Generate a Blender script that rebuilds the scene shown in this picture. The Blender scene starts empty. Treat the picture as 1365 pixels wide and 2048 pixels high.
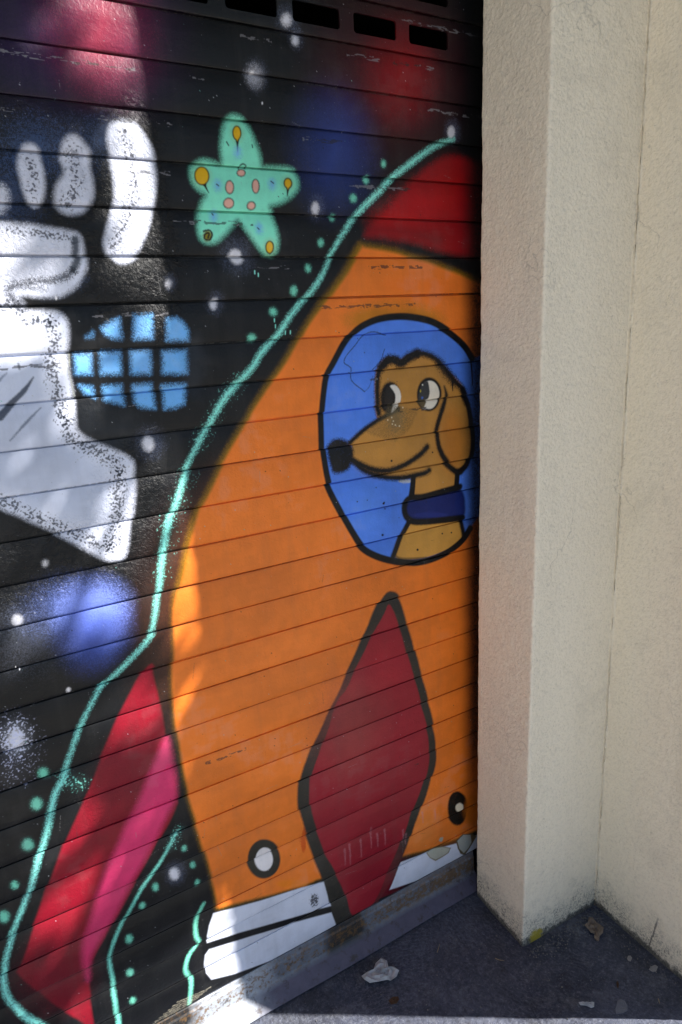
import bpy, math, random
import numpy as np
from mathutils import Matrix, Vector

sc = bpy.context.scene
col = sc.collection
R = math.radians

# ---------------------------------------------------------------- camera, sky, sun, exposure
cd = bpy.data.cameras.new('camera')
cam = bpy.data.objects.new('camera', cd)
col.objects.link(cam)
cd.sensor_fit = 'VERTICAL'
cd.sensor_height = 36.0
cd.lens = 24.464
cd.clip_start = 0.02
cd.clip_end = 500.0
yaw, pitch, roll = 0.53626, 0.26736, -0.04764
fw = Vector((math.sin(yaw), math.cos(yaw), 0)); rt = Vector((math.cos(yaw), -math.sin(yaw), 0)); up = Vector((0, 0, 1))
f2 = fw * math.cos(pitch) - up * math.sin(pitch)
u2 = up * math.cos(pitch) + fw * math.sin(pitch)
r3 = rt * math.cos(roll) + u2 * math.sin(roll)
u3 = -rt * math.sin(roll) + u2 * math.cos(roll)
CAM = Vector((0.0, -1.2714, 1.5968))
cam.matrix_world = Matrix(((r3.x, u3.x, -f2.x, CAM.x), (r3.y, u3.y, -f2.y, CAM.y), (r3.z, u3.z, -f2.z, CAM.z), (0, 0, 0, 1)))
sc.camera = cam

SUN_EL = R(45)
SUN = Vector((0.825 * math.cos(SUN_EL), -0.565 * math.cos(SUN_EL), math.sin(SUN_EL))).normalized()
world = bpy.data.worlds.new('World')
sc.world = world
world.use_nodes = True
wn = world.node_tree
for n in list(wn.nodes): wn.nodes.remove(n)
sky = wn.nodes.new('ShaderNodeTexSky')
sky.sky_type = 'NISHITA'
sky.sun_disc = False
sky.sun_elevation = SUN_EL
sky.sun_rotation = math.atan2(SUN.x, SUN.y)
sky.air_density = 1.0
sky.dust_density = 0.5
sky.ozone_density = 1.6
bgn = wn.nodes.new('ShaderNodeBackground')
bgn.inputs['Strength'].default_value = 0.055
wo = wn.nodes.new('ShaderNodeOutputWorld')
wn.links.new(sky.outputs[0], bgn.inputs[0])
wn.links.new(bgn.outputs[0], wo.inputs[0])

sd = bpy.data.lights.new('sun', 'SUN')
sd.energy = 5.0
sd.angle = R(0.53)
sd.color = (1.0, 0.955, 0.89)
sun = bpy.data.objects.new('sun', sd)
col.objects.link(sun)
sun.location = (4, -4, 8)
sun.rotation_euler = SUN.to_track_quat('Z', 'Y').to_euler()

sc.view_settings.view_transform = 'Standard'
sc.view_settings.look = 'None'
sc.view_settings.gamma = 1.0
sc.view_settings.use_curve_mapping = False
sc.view_settings.exposure = 1.54
try:
    sc.cycles.max_bounces = 8
    sc.cycles.diffuse_bounces = 5
    sc.cycles.caustics_reflective = False
    sc.cycles.caustics_refractive = False
except Exception:
    pass

rng = np.random.default_rng(7)
random.seed(5)

# ---------------------------------------------------------------- helpers
def tag(o, label=None, cat=None, group=None, kind=None):
    if label: o['label'] = label
    if cat: o['category'] = cat
    if group: o['group'] = group
    if kind: o['kind'] = kind
    return o

def empty(name, loc=(0, 0, 0)):
    o = bpy.data.objects.new(name, None)
    o.location = loc
    o.empty_display_size = 0.1
    col.objects.link(o)
    return o

def mesh_obj(name, verts, faces, mat, parent=None, smooth=False):
    me = bpy.data.meshes.new(name)
    me.from_pydata([tuple(map(float, v)) for v in verts], [], [tuple(map(int, f)) for f in faces])
    me.validate()
    me.update()
    if mat: me.materials.append(mat)
    if smooth:
        me.polygons.foreach_set('use_smooth', np.ones(len(me.polygons), dtype=bool))
    o = bpy.data.objects.new(name, me)
    col.objects.link(o)
    if parent:
        o.parent = parent
        o.matrix_parent_inverse = Matrix.Translation(-Vector(parent.location))
    return o

def box(x0, x1, y0, y1, z0, z1):
    v = [(x0, y0, z0), (x1, y0, z0), (x1, y1, z0), (x0, y1, z0), (x0, y0, z1), (x1, y0, z1), (x1, y1, z1), (x0, y1, z1)]
    f = [(0, 3, 2, 1), (4, 5, 6, 7), (0, 1, 5, 4), (1, 2, 6, 5), (2, 3, 7, 6), (3, 0, 4, 7)]
    return v, f

class NT:
    """small node-tree helper"""
    def __init__(self, name):
        self.m = bpy.data.materials.new(name)
        self.m.use_nodes = True
        self.t = self.m.node_tree
        self.b = self.t.nodes['Principled BSDF']
    def n(self, typ, **kw):
        nd = self.t.nodes.new(typ)
        for k, v in kw.items():
            if k in ('operation', 'blend_type', 'data_type', 'noise_dimensions', 'feature', 'interpolation', 'extension', 'image', 'object', 'distance', 'wave_type', 'bands_direction', 'rings_direction', 'wave_profile', 'use_clamp', 'color_mode', 'normalize', 'clamp'):
                setattr(nd, k, v)
            else:
                nd.inputs[k].default_value = v
        return nd
    def l(self, a, b): self.t.links.new(a, b)
    def noise(self, vec, scale, detail=3, rough=.55, dist=0):
        nd = self.n('ShaderNodeTexNoise', Scale=scale, Detail=detail, Roughness=rough, Distortion=dist)
        if vec is not None: self.l(vec, nd.inputs['Vector'])
        return nd.outputs[0]
    def ramp(self, fac, stops):
        nd = self.t.nodes.new('ShaderNodeValToRGB')
        el = nd.color_ramp.elements
        while len(el) > 1: el.remove(el[-1])
        el[0].position = stops[0][0]; el[0].color = (*stops[0][1], 1) if not isinstance(stops[0][1], (int, float)) else (stops[0][1],) * 3 + (1,)
        for pos, c in stops[1:]:
            e = el.new(pos); e.color = (*c, 1) if not isinstance(c, (int, float)) else (c, c, c, 1)
        self.l(fac, nd.inputs[0])
        return nd.outputs[0]
    def mix(self, fac, a, b, mode='MIX'):
        nd = self.t.nodes.new('ShaderNodeMix'); nd.data_type = 'RGBA'; nd.blend_type = mode
        for val, idx in ((fac, 0), (a, 6), (b, 7)):
            s = nd.inputs[idx]
            if hasattr(val, 'is_output'): self.l(val, s)
            elif idx == 0: s.default_value = val
            else: s.default_value = (*val, 1)
        return nd.outputs[2]
    def math(self, op, a, b=0.0, clamp=False):
        nd = self.t.nodes.new('ShaderNodeMath'); nd.operation = op; nd.use_clamp = clamp
        for val, idx in ((a, 0), (b, 1)):
            if hasattr(val, 'is_output'): self.l(val, nd.inputs[idx])
            else: nd.inputs[idx].default_value = val
        return nd.outputs[0]
    def bump(self, h, strength, dist, prev=None):
        nd = self.t.nodes.new('ShaderNodeBump')
        if hasattr(strength, 'is_output'): self.l(strength, nd.inputs['Strength'])
        else: nd.inputs['Strength'].default_value = strength
        nd.inputs['Distance'].default_value = dist
        self.l(h, nd.inputs['Height'])
        if prev is not None: self.l(prev, nd.inputs['Normal'])
        return nd.outputs[0]
    def pos(self): return self.t.nodes.new('ShaderNodeNewGeometry').outputs['Position']
    def mapping(self, vec, scale=(1, 1, 1), loc=(0, 0, 0), rot=(0, 0, 0)):
        nd = self.t.nodes.new('ShaderNodeMapping')
        nd.inputs['Scale'].default_value = scale; nd.inputs['Location'].default_value = loc; nd.inputs['Rotation'].default_value = rot
        self.l(vec, nd.inputs['Vector'])
        return nd.outputs[0]
    def xyz(self, vec):
        nd = self.t.nodes.new('ShaderNodeSeparateXYZ'); self.l(vec, nd.inputs[0]); return nd.outputs
    def set(self, color=None, rough=None, spec=None, normal=None, metal=None):
        for val, nm in ((color, 'Base Color'), (rough, 'Roughness'), (spec, 'Specular IOR Level'), (normal, 'Normal'), (metal, 'Metallic')):
            if val is None: continue
            s = self.b.inputs[nm]
            if hasattr(val, 'is_output'): self.l(val, s)
            elif nm == 'Base Color': s.default_value = (*val, 1)
            else: s.default_value = val
        return self.m

# ---------------------------------------------------------------- painted mural (metres on the shutter plane: x along, z up)
# P = filled shape, L = sprayed line, E = soft ellipse ; colour, softness in mm, spray grain, opacity
MURAL = [
('E',(0.0506,0.016,0.103),0.29,2.0442,0.0777,0.011,-0.0102,-0.07,110,0.15,0.6),
('E',(0.0601,0.0136,0.0818),0.4127,2.0616,0.0423,0.006,-0.0091,-0.0735,90,0.15,0.5),
('E',(0.289,0.0214,0.0547),0.3525,2.0586,0.0501,0.0072,-0.0088,-0.0658,75,0.2,0.95),
('E',(0.0759,0.00718,0.0128),0.9285,2.0649,0.1416,0.0168,-0.0037,-0.1177,110,0.1,0.7),
('E',(0.289,0.00357,0.00733),0.9446,2.0668,0.057,0.0067,-0.0018,-0.0631,70,0.15,0.85),
('E',(0.027,0.0542,0.253),0.778,1.9136,0.0581,0.0042,-0.0043,-0.0765,80,0.15,0.9),
('E',(0.0704,0.129,0.303),0.2253,1.8811,0.0376,0.0028,-0.005,-0.0325,40,0.7,0.5),
('E',(0.0651,0.109,0.244),0.2894,1.8822,0.0317,0.0023,-0.0047,-0.0335,40,0.7,0.35),
('E',(0.0506,0.0901,0.217),0.1817,1.8105,0.0331,0.0015,-0.0064,-0.0402,50,0.7,0.45),
('E',(0.0816,0.129,0.263),0.3363,1.9079,0.0204,0.0017,-0.004,-0.03,30,0.7,0.3),
('E',(0.113,0.197,0.43),0.2182,1.6838,0.0472,-0.0005,-0.0023,-0.0156,25,0.7,0.35),
('P',(0.688,0.72,0.857),6,0.25,1,1,[(0.343,1.9148),(0.3521,1.9269),(0.3704,1.9331),(0.3879,1.9313),(0.4017,1.9174),(0.4157,1.8927),(0.42,1.8619),(0.4172,1.8375),(0.4087,1.8005),(0.3967,1.7679),(0.3829,1.7428),(0.3668,1.7201),(0.3442,1.7088),(0.3291,1.7125),(0.3182,1.7272),(0.3163,1.7418),(0.3227,1.7613),(0.3351,1.7882),(0.3421,1.8123),(0.3442,1.8385),(0.3432,1.8688),(0.3403,1.894)]),
('P',(0.65,0.674,0.801),7,0.2,1,1,[(0.2685,1.8885),(0.2784,1.9004),(0.2907,1.9036),(0.2994,1.8976),(0.3075,1.887),(0.3105,1.8735),(0.3092,1.8551),(0.3113,1.8344),(0.3084,1.8133),(0.3002,1.7988),(0.2891,1.789),(0.2739,1.785),(0.2597,1.7869),(0.2493,1.7969),(0.2481,1.8129),(0.254,1.8291),(0.267,1.8457),(0.2658,1.8615),(0.2654,1.8749)]),
('P',(0.688,0.711,0.838),6,0.2,1,1,[(0.2044,1.8706),(0.2095,1.8818),(0.219,1.8858),(0.2287,1.8833),(0.2339,1.8727),(0.2359,1.8551),(0.236,1.8327),(0.2317,1.8122),(0.2237,1.7971),(0.2153,1.7945),(0.2062,1.802),(0.2018,1.8175),(0.2,1.8352),(0.1994,1.8528)]),
('E',(0.596,0.621,0.73),0.168,1.8048,0.0108,0.0005,-0.003,-0.0189,10,0.4,1),
('E',(0.688,0.711,0.819),0.1333,1.8154,0.0125,0.0006,-0.0047,-0.0285,10,0.3,1),
('L',(0.00593,0.00718,0.0128),[5.6,5.6,5.7,5.7,5.7,5.8,5.7,5.7],14,1,0.4,[(0.3728,1.9127),(0.373,1.8942),(0.3801,1.8689),(0.3804,1.8404),(0.3729,1.8112),(0.3613,1.7817),(0.3452,1.757),(0.3349,1.7372)]),
('L',(0.00593,0.00718,0.0171),[6.1,6.1,6.2,6.2,6.2],14,1,0.4,[(0.2839,1.8807),(0.2842,1.8581),(0.2883,1.8355),(0.2784,1.8166),(0.2667,1.8022)]),
('L',(0.00593,0.00718,0.0246),[5.8,5.9,5.9],12,1,0.4,[(0.2189,1.8628),(0.2174,1.8384),(0.2159,1.8137)]),
('P',(0.688,0.72,0.857),7,0.3,1,1,[(-0.0513,1.774),(0.0272,1.7724),(0.0786,1.7711),(0.1609,1.7694),(0.1751,1.7688),(0.2058,1.7674),(0.2436,1.7623),(0.2673,1.759),(0.2792,1.7539),(0.2829,1.7399),(0.2829,1.7227),(0.2794,1.703),(0.2709,1.6888),(0.2582,1.6722),(0.2449,1.6629),(0.2298,1.6569),(0.2087,1.6566),(0.189,1.6578),(0.178,1.6596),(0.1695,1.6583),(0.1727,1.6497),(0.1752,1.6418),(0.1766,1.6363),(0.204,1.6354),(0.2262,1.6323),(0.2347,1.6256),(0.2386,1.6134),(0.2369,1.5906),(0.2309,1.5655),(0.2328,1.5621),(0.2325,1.5313),(0.2337,1.505),(0.2316,1.4787),(0.2296,1.453),(0.2294,1.4392),(0.2369,1.4269),(0.253,1.4142),(0.2771,1.4004),(0.3027,1.3851),(0.3182,1.3719),(0.3222,1.3602),(0.3185,1.3373),(0.3122,1.3014),(0.3034,1.2636),(0.2952,1.2253),(0.2884,1.2012),(0.2812,1.188),(0.2716,1.1852),(0.2552,1.1898),(0.2381,1.2004),(0.2089,1.2259),(0.1716,1.2579),(0.1319,1.2866),(0.1072,1.3056),(0.0885,1.3182),(0.0105,1.3809),(-0.0728,1.4408),(-0.1073,1.5198),(-0.0914,1.66)]),
('P',(0.688,0.711,0.838),14,0.2,0.6,1,[(0.1576,1.7491),(0.202,1.7453),(0.2546,1.7398),(0.2528,1.716),(0.2426,1.7016),(0.2093,1.6906),(0.1776,1.6862),(0.1471,1.6834)]),
('P',(0.511,0.562,0.713),22,0.2,0.8,1,[(0.0547,1.555),(0.1491,1.5562),(0.1936,1.5449),(0.1975,1.4906),(0.2048,1.4299),(0.2453,1.3893),(0.2716,1.3584),(0.2717,1.312),(0.2495,1.2594),(0.2034,1.273),(0.1367,1.3259),(0.0944,1.3549),(0.0285,1.4028)]),
('L',(0.00593,0.00917,0.0171),[2.9,3.0,3.0,3.1,3.1],9,0.9,0.5,[(0.1592,1.7589),(0.1887,1.7573),(0.2188,1.7541),(0.2497,1.7504),(0.2715,1.7448)]),
('L',(0.0601,0.0735,0.0975),[6.3],5,0.35,0.95,[(0.2717,1.7464),(0.2695,1.7288),(0.2653,1.7128),(0.2567,1.6983)]),
('L',(0.00593,0.00917,0.0171),[4.7,4.7,4.6,4.5,4.5,4.5,4.5,4.5,4.6],7,0.8,0.8,[(0.2567,1.6983),(0.2405,1.6872),(0.2159,1.6826),(0.1842,1.679),(0.1637,1.6746),(0.1535,1.6677),(0.1565,1.6583),(0.1644,1.6502),(0.169,1.6405)]),
('L',(0.00593,0.00917,0.0171),[3.7,3.8,3.8,3.8],12,1,0.6,[(0.1406,1.643),(0.1546,1.6457),(0.169,1.6405),(0.1617,1.6328)]),
('L',(0.0816,0.0901,0.109),[2.3],6,0.6,0.6,[(0.1891,1.6711),(0.2089,1.6675)]),
('L',(0.00593,0.00917,0.0171),[4.6,4.7,4.7],9,0.95,0.75,[(0.1751,1.6203),(0.1988,1.621),(0.2128,1.6188)]),
('L',(0.00593,0.00917,0.0171),[7.1,7.1,7.2,7.2,7.2,7.3,7.4,7.4],13,1,0.5,[(0.2127,1.618),(0.2134,1.6064),(0.2132,1.5832),(0.2072,1.5584),(0.2067,1.5331),(0.2079,1.5073),(0.2107,1.481),(0.2111,1.455)]),
('L',(0.00593,0.00917,0.0171),[8.3,8.3,8.4,8.6,8.7,8.9,8.9],13,1,0.52,[(0.2111,1.4551),(0.2133,1.4407),(0.2177,1.4241),(0.2423,1.4028),(0.2669,1.3885),(0.2883,1.3724),(0.2927,1.3566)]),
('L',(0.00593,0.00917,0.0171),[9.8,9.9,9.9,9.9,10.0,10.1],13,1,0.5,[(0.2927,1.3566),(0.2899,1.3418),(0.285,1.3254),(0.2774,1.2881),(0.2724,1.2499),(0.2627,1.2182)]),
('L',(0.00593,0.00917,0.0171),[6.1,6.4,6.5,6.6,6.9,7.0,7.2,7.3],12,1,0.5,[(0.0499,1.3652),(0.091,1.3338),(0.1123,1.3176),(0.1414,1.294),(0.1795,1.2661),(0.2118,1.2463),(0.233,1.2303),(0.2547,1.2139)]),
('L',(0.0506,0.0635,0.0975),[0.8,3.9,4.7,6.2],2,0.2,0.95,[(0.1756,1.5304),(0.1581,1.51),(0.1346,1.4903),(0.1129,1.4706)]),
('L',(0.113,0.136,0.196),[0.8,2.4,0.8],2,0.3,0.8,[(0.1775,1.4792),(0.1499,1.4563),(0.1221,1.4303)]),
('L',(0.151,0.184,0.263),[2.3,0.8],2,0.3,0.8,[(0.1221,1.5281),(0.1363,1.5401)]),
('L',(0.0552,0.0735,0.109),[1.5,1.6],2,0.2,0.8,[(0.1562,1.5535),(0.1565,1.5452)]),
('P',(0.158,0.439,0.86),8,0.5,1,0,[(0.3252,1.6193),(0.3245,1.5844),(0.3108,1.5859),(0.2987,1.5933),(0.2933,1.6041),(0.3065,1.6118)]),
('P',(0.158,0.439,0.86),8,0.5,1,0,[(0.3513,1.6227),(0.3826,1.6231),(0.3793,1.5821),(0.3456,1.5831)]),
('P',(0.158,0.439,0.86),8,0.5,1,0,[(0.4093,1.6141),(0.4279,1.6165),(0.4395,1.6066),(0.4465,1.5928),(0.4455,1.5752),(0.405,1.5774)]),
('P',(0.158,0.439,0.86),8,0.5,0.7,0,[(0.2776,1.5979),(0.2751,1.5906),(0.2654,1.5903)]),
('P',(0.158,0.439,0.86),8,0.5,1,0,[(0.2466,1.5627),(0.2726,1.5619),(0.2695,1.5286),(0.2428,1.5306)]),
('P',(0.158,0.439,0.86),8,0.5,1,0,[(0.2896,1.5641),(0.3226,1.562),(0.3186,1.525),(0.2847,1.5276)]),
('P',(0.158,0.439,0.86),8,0.5,1,0,[(0.3413,1.5617),(0.3767,1.5604),(0.3719,1.521),(0.3373,1.5236)]),
('P',(0.158,0.439,0.86),8,0.5,1,0,[(0.3983,1.5583),(0.4431,1.5572),(0.4395,1.5158),(0.3938,1.5193)]),
('P',(0.158,0.439,0.86),8,0.5,1,0,[(0.2466,1.5098),(0.2665,1.5065),(0.2679,1.4885),(0.2538,1.4968)]),
('P',(0.158,0.439,0.86),8,0.5,1,0,[(0.2859,1.505),(0.3173,1.5055),(0.3152,1.4707),(0.2836,1.4817)]),
('P',(0.158,0.439,0.86),8,0.5,1,0,[(0.3374,1.5032),(0.37,1.5028),(0.3705,1.458),(0.3455,1.463),(0.3353,1.4729)]),
('P',(0.158,0.439,0.86),8,0.5,1,0,[(0.3903,1.4986),(0.4355,1.4972),(0.4255,1.4607),(0.4076,1.4558),(0.3871,1.4562)]),
('E',(0.0341,0.0416,0.0547),0.2853,1.429,0.0529,-0.0063,-0.0035,-0.0266,40,0.2,0.35),
('E',(0.0305,0.0378,0.0508),0.4544,1.5307,0.0175,-0.0012,-0.0058,-0.0549,22,0.2,0.4),
('L',(0.364,0.378,0.313),[1.0],2,0.4,0.7,[(0.2377,1.5649),(0.2348,1.5446)]),
('L',(0.364,0.378,0.313),[1.0],2,0.4,0.7,[(0.2311,1.5415),(0.2334,1.5224),(0.2353,1.4944)]),
('P',(0.244,0.849,0.615),9,0.25,1,1,[(0.539,1.8778),(0.5396,1.903),(0.5449,1.9275),(0.5522,1.945),(0.5658,1.9574),(0.5821,1.9573),(0.593,1.9486),(0.6021,1.934),(0.609,1.9164),(0.6156,1.8994),(0.6189,1.8795),(0.6301,1.8785),(0.6728,1.8795),(0.6883,1.8727),(0.6948,1.8591),(0.6928,1.8449),(0.6811,1.8329),(0.6642,1.8217),(0.6489,1.8158),(0.6318,1.8116),(0.6323,1.8047),(0.6383,1.7873),(0.6432,1.7688),(0.645,1.751),(0.6415,1.7339),(0.6334,1.7266),(0.6236,1.7229),(0.6114,1.7282),(0.5981,1.7423),(0.5843,1.7606),(0.5735,1.776),(0.5654,1.7852),(0.5555,1.7755),(0.5415,1.7632),(0.5266,1.7509),(0.5144,1.7447),(0.5009,1.7445),(0.4892,1.7511),(0.4855,1.7704),(0.4887,1.7913),(0.4953,1.8098),(0.5053,1.825),(0.4955,1.8303),(0.4845,1.8404),(0.4807,1.8564),(0.4861,1.8719),(0.5056,1.882),(0.524,1.8792)]),
('E',(0.364,0.328,0.00428),0.5739,1.9308,0.0118,0.001,-0.0014,-0.0147,8,0.2,0.35),
('L',(0.00396,0.00535,0.00293),[5.0,2.0,0.7],1.5,0.1,1,[(0.5736,1.9273),(0.5727,1.9124),(0.572,1.8996)]),
('E',(0.00396,0.00535,0.00293),0.5739,1.9308,0.009,0.0008,-0.0012,-0.0124,1.5,0.1,1),
('E',(0.788,0.461,0.0109),0.5739,1.9308,0.0067,0.0006,-0.001,-0.0105,2,0.1,1),
('L',(0.788,0.461,0.0109),[3.0,0.5],1.5,0.1,1,[(0.5736,1.9273),(0.573,1.918)]),
('E',(0.364,0.328,0.00428),0.5019,1.8559,0.017,0.001,-0.0019,-0.018,8,0.2,0.35),
('L',(0.00396,0.00535,0.00293),[7.8,1.9,0.7],1.5,0.1,1,[(0.5015,1.8515),(0.5062,1.8386),(0.5113,1.8286)]),
('E',(0.00396,0.00535,0.00293),0.5019,1.8559,0.0143,0.0008,-0.0016,-0.0157,1.5,0.1,1),
('E',(0.788,0.461,0.0109),0.5019,1.8559,0.0121,0.0007,-0.0014,-0.0138,2,0.1,1),
('L',(0.788,0.461,0.0109),[5.6,0.5],1.5,0.1,1,[(0.5015,1.8515),(0.5048,1.8444)]),
('E',(0.364,0.328,0.00428),0.6729,1.8527,0.0123,0.0006,-0.0009,-0.0123,8,0.2,0.35),
('L',(0.00396,0.00535,0.00293),[5.1,2.1,0.8],1.5,0.1,1,[(0.6727,1.85),(0.6709,1.8395),(0.6692,1.8306)]),
('E',(0.00396,0.00535,0.00293),0.6729,1.8527,0.0093,0.0005,-0.0007,-0.0098,1.5,0.1,1),
('E',(0.788,0.461,0.0109),0.6729,1.8527,0.0067,0.0004,-0.0006,-0.0077,2,0.1,1),
('L',(0.788,0.461,0.0109),[3.0,0.6],1.5,0.1,1,[(0.6727,1.85),(0.6715,1.8427)]),
('E',(0.364,0.328,0.00428),0.6259,1.7382,0.0122,0.0001,-0.0012,-0.0144,8,0.2,0.35),
('L',(0.00396,0.00535,0.00293),[5.2,2.1,0.8],1.5,0.1,1,[(0.6256,1.735),(0.6257,1.7292),(0.6259,1.7256)]),
('E',(0.00396,0.00535,0.00293),0.6259,1.7382,0.0092,0.0001,-0.001,-0.0118,1.5,0.1,1),
('E',(0.788,0.461,0.0109),0.6259,1.7382,0.0067,0.0001,-0.0008,-0.0097,2,0.1,1),
('L',(0.788,0.461,0.0109),[3.1,0.6],1.5,0.1,1,[(0.6256,1.735),(0.6257,1.7313)]),
('E',(0.0102,0.0136,0.0128),0.5527,1.8397,0.0088,0.0004,-0.0011,-0.0118,2,0.25,1),
('E',(0.86,0.468,0.374),0.5527,1.8397,0.0069,0.0003,-0.001,-0.0101,2,0.15,0.95),
('E',(0.0102,0.0136,0.0128),0.6048,1.844,0.0082,0.0004,-0.0011,-0.0128,2,0.25,1),
('E',(0.86,0.468,0.374),0.6048,1.844,0.0061,0.0003,-0.001,-0.0111,2,0.15,0.95),
('E',(0.0102,0.0136,0.0128),0.5482,1.8127,0.0108,0.0004,-0.0009,-0.0093,2,0.25,1),
('E',(0.86,0.468,0.374),0.5482,1.8127,0.0089,0.0003,-0.0007,-0.0076,2,0.15,0.95),
('E',(0.0102,0.0136,0.0128),0.5927,1.8101,0.0092,0.0003,-0.0007,-0.0078,2,0.25,1),
('E',(0.86,0.468,0.374),0.5927,1.8101,0.0071,0.0003,-0.0005,-0.006,2,0.15,0.95),
('E',(0.0102,0.0136,0.0128),0.5786,1.8653,0.009,0.0005,-0.0006,-0.0067,2,0.25,1),
('E',(0.86,0.468,0.374),0.5786,1.8653,0.007,0.0004,-0.0005,-0.005,2,0.15,0.95),
('L',(0.00593,0.00917,0.00904),[1.1],1.5,0.2,1,[(0.5743,1.8717),(0.5758,1.8776),(0.581,1.8805),(0.5867,1.8783),(0.5873,1.8734)]),
('E',(0.185,0.445,0.86),0.5298,1.8419,0.0058,0.0003,-0.0008,-0.0083,9,0.3,0.8),
('E',(0.185,0.445,0.86),0.639,1.8492,0.0063,0.0003,-0.0007,-0.0087,9,0.3,0.8),
('E',(0.185,0.445,0.86),0.5719,1.8988,0.0059,0.0004,-0.0008,-0.0083,9,0.3,0.8),
('E',(0.185,0.445,0.86),0.5188,1.7898,0.0058,0.0002,-0.0008,-0.0084,9,0.3,0.8),
('E',(0.185,0.445,0.86),0.6068,1.7715,0.0062,0.0001,-0.0007,-0.0088,9,0.3,0.8),
('L',(0.00396,0.00917,0.0109),[1.0],1.2,0.1,1,[(0.5521,1.9144),(0.5555,1.909)]),
('L',(0.00396,0.00917,0.0109),[1.0],1.2,0.1,1,[(0.6017,1.9134),(0.6024,1.9093)]),
('L',(0.00396,0.00917,0.0109),[1.0],1.2,0.1,1,[(0.528,1.8434),(0.5316,1.8412)]),
('L',(0.00396,0.00917,0.0109),[1.0],1.2,0.1,1,[(0.6374,1.8542),(0.6423,1.8511)]),
('L',(0.00396,0.00917,0.0109),[1.0],1.2,0.1,1,[(0.5165,1.7947),(0.5181,1.7923)]),
('L',(0.00396,0.00917,0.0109),[1.0],1.2,0.1,1,[(0.6037,1.7723),(0.6066,1.7698)]),
('E',(0.224,0.184,0.00575),0.503,1.7564,0.0087,0.0002,-0.001,-0.0094,4,0.3,1),
('L',(0.00396,0.00366,0.00286),[1.3,1.4,1.4,1.4,1.4,1.3,1.4,1.4],1.5,0.3,1,[(0.4962,1.7639),(0.5078,1.7658),(0.5119,1.7583),(0.5062,1.7497),(0.4968,1.7512),(0.4985,1.7589),(0.5063,1.7607),(0.5036,1.7531)]),
('E',(0.827,0.813,0.86),0.6891,2.1244,0.0092,0.0014,-0.0007,-0.0087,7.2,0.35,0.95),
('E',(0.195,0.23,0.369),0.6923,2.1264,0.0148,0.0022,-0.001,-0.014,19.8,0.6,0.3),
('E',(0.827,0.813,0.86),0.7053,2.0951,0.0063,0.0009,-0.0006,-0.0081,5.6000000000000005,0.35,0.9),
('E',(0.195,0.23,0.369),0.7085,2.0971,0.0101,0.0014,-0.0009,-0.0129,13.200000000000001,0.6,0.3),
('E',(0.827,0.813,0.86),0.6184,2.0258,0.0089,0.0011,-0.001,-0.0112,17.6,0.35,0.75),
('E',(0.195,0.23,0.369),0.6215,2.0278,0.0144,0.0017,-0.0015,-0.018,19.8,0.6,0.3),
('E',(0.827,0.813,0.86),0.614,2.0316,0.0039,0.0005,-0.0003,-0.0032,2.4000000000000004,0.35,1),
('E',(0.827,0.813,0.86),0.6287,1.9837,0.0015,0.0002,-0.0002,-0.0025,1.2000000000000002,0.35,1),
('E',(0.827,0.813,0.86),0.729,1.8108,0.0079,0.0003,-0.0007,-0.0109,4.800000000000001,0.35,1),
('E',(0.195,0.23,0.369),0.7325,1.8127,0.0127,0.0005,-0.0011,-0.0175,15.400000000000002,0.6,0.3),
('E',(0.827,0.813,0.86),0.5534,1.7208,0.0131,0.0001,-0.0012,-0.0132,4.800000000000001,0.35,1),
('E',(0.195,0.23,0.369),0.5566,1.7226,0.0211,0.0001,-0.002,-0.0211,28.6,0.6,0.3),
('E',(0.827,0.813,0.86),0.5008,1.6384,0.0069,-0.0002,-0.001,-0.0098,4.800000000000001,0.35,1),
('E',(0.195,0.23,0.369),0.5039,1.6401,0.011,-0.0003,-0.0016,-0.0157,15.400000000000002,0.6,0.3),
('E',(0.827,0.813,0.86),0.4167,1.6748,0.0046,-0.0001,-0.0008,-0.0068,5.6000000000000005,0.35,0.8),
('E',(0.195,0.23,0.369),0.4196,1.6765,0.0073,-0.0001,-0.0012,-0.0109,11.0,0.6,0.3),
('E',(0.827,0.813,0.86),0.3524,1.3952,0.0101,-0.0013,-0.0015,-0.0129,6.4,0.35,1),
('E',(0.195,0.23,0.369),0.3554,1.3967,0.0163,-0.0021,-0.0025,-0.0206,24.200000000000003,0.6,0.3),
('E',(0.827,0.813,0.86),0.1461,1.2094,0.0032,-0.0007,-0.0007,-0.0045,6.4,0.35,0.85),
('E',(0.827,0.813,0.86),0.0843,1.1172,0.0078,-0.0021,-0.0016,-0.0101,4.800000000000001,0.35,1),
('E',(0.195,0.23,0.369),0.087,1.1184,0.0126,-0.0034,-0.0025,-0.0161,22.0,0.6,0.3),
('E',(0.827,0.813,0.86),0.1455,0.9583,0.0034,-0.0011,-0.0007,-0.005,3.2,0.35,1),
('E',(0.827,0.813,0.86),0.2931,0.4665,0.0095,-0.005,-0.0015,-0.0136,6.4,0.35,1),
('E',(0.195,0.23,0.369),0.2965,0.4673,0.0152,-0.0079,-0.0024,-0.0217,19.8,0.6,0.3),
('E',(0.827,0.813,0.86),1.0709,1.9733,0.0097,0.0008,-0.0001,-0.0116,4.0,0.35,0.95),
('E',(0.195,0.23,0.369),1.075,1.9756,0.0155,0.0013,-0.0001,-0.0185,15.400000000000002,0.6,0.3),
('E',(0.827,0.813,0.86),0.224,1.6547,0.0016,-0.0,-0.0005,-0.0032,1.6,0.35,1),
('E',(0.827,0.813,0.86),0.7349,1.7974,0.0011,0.0,-0.0002,-0.0037,1.2000000000000002,0.35,1),
('E',(0.827,0.813,0.86),0.07,1.0305,0.0008,-0.0002,-0.0004,-0.0028,0.96,0.35,1),
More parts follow.
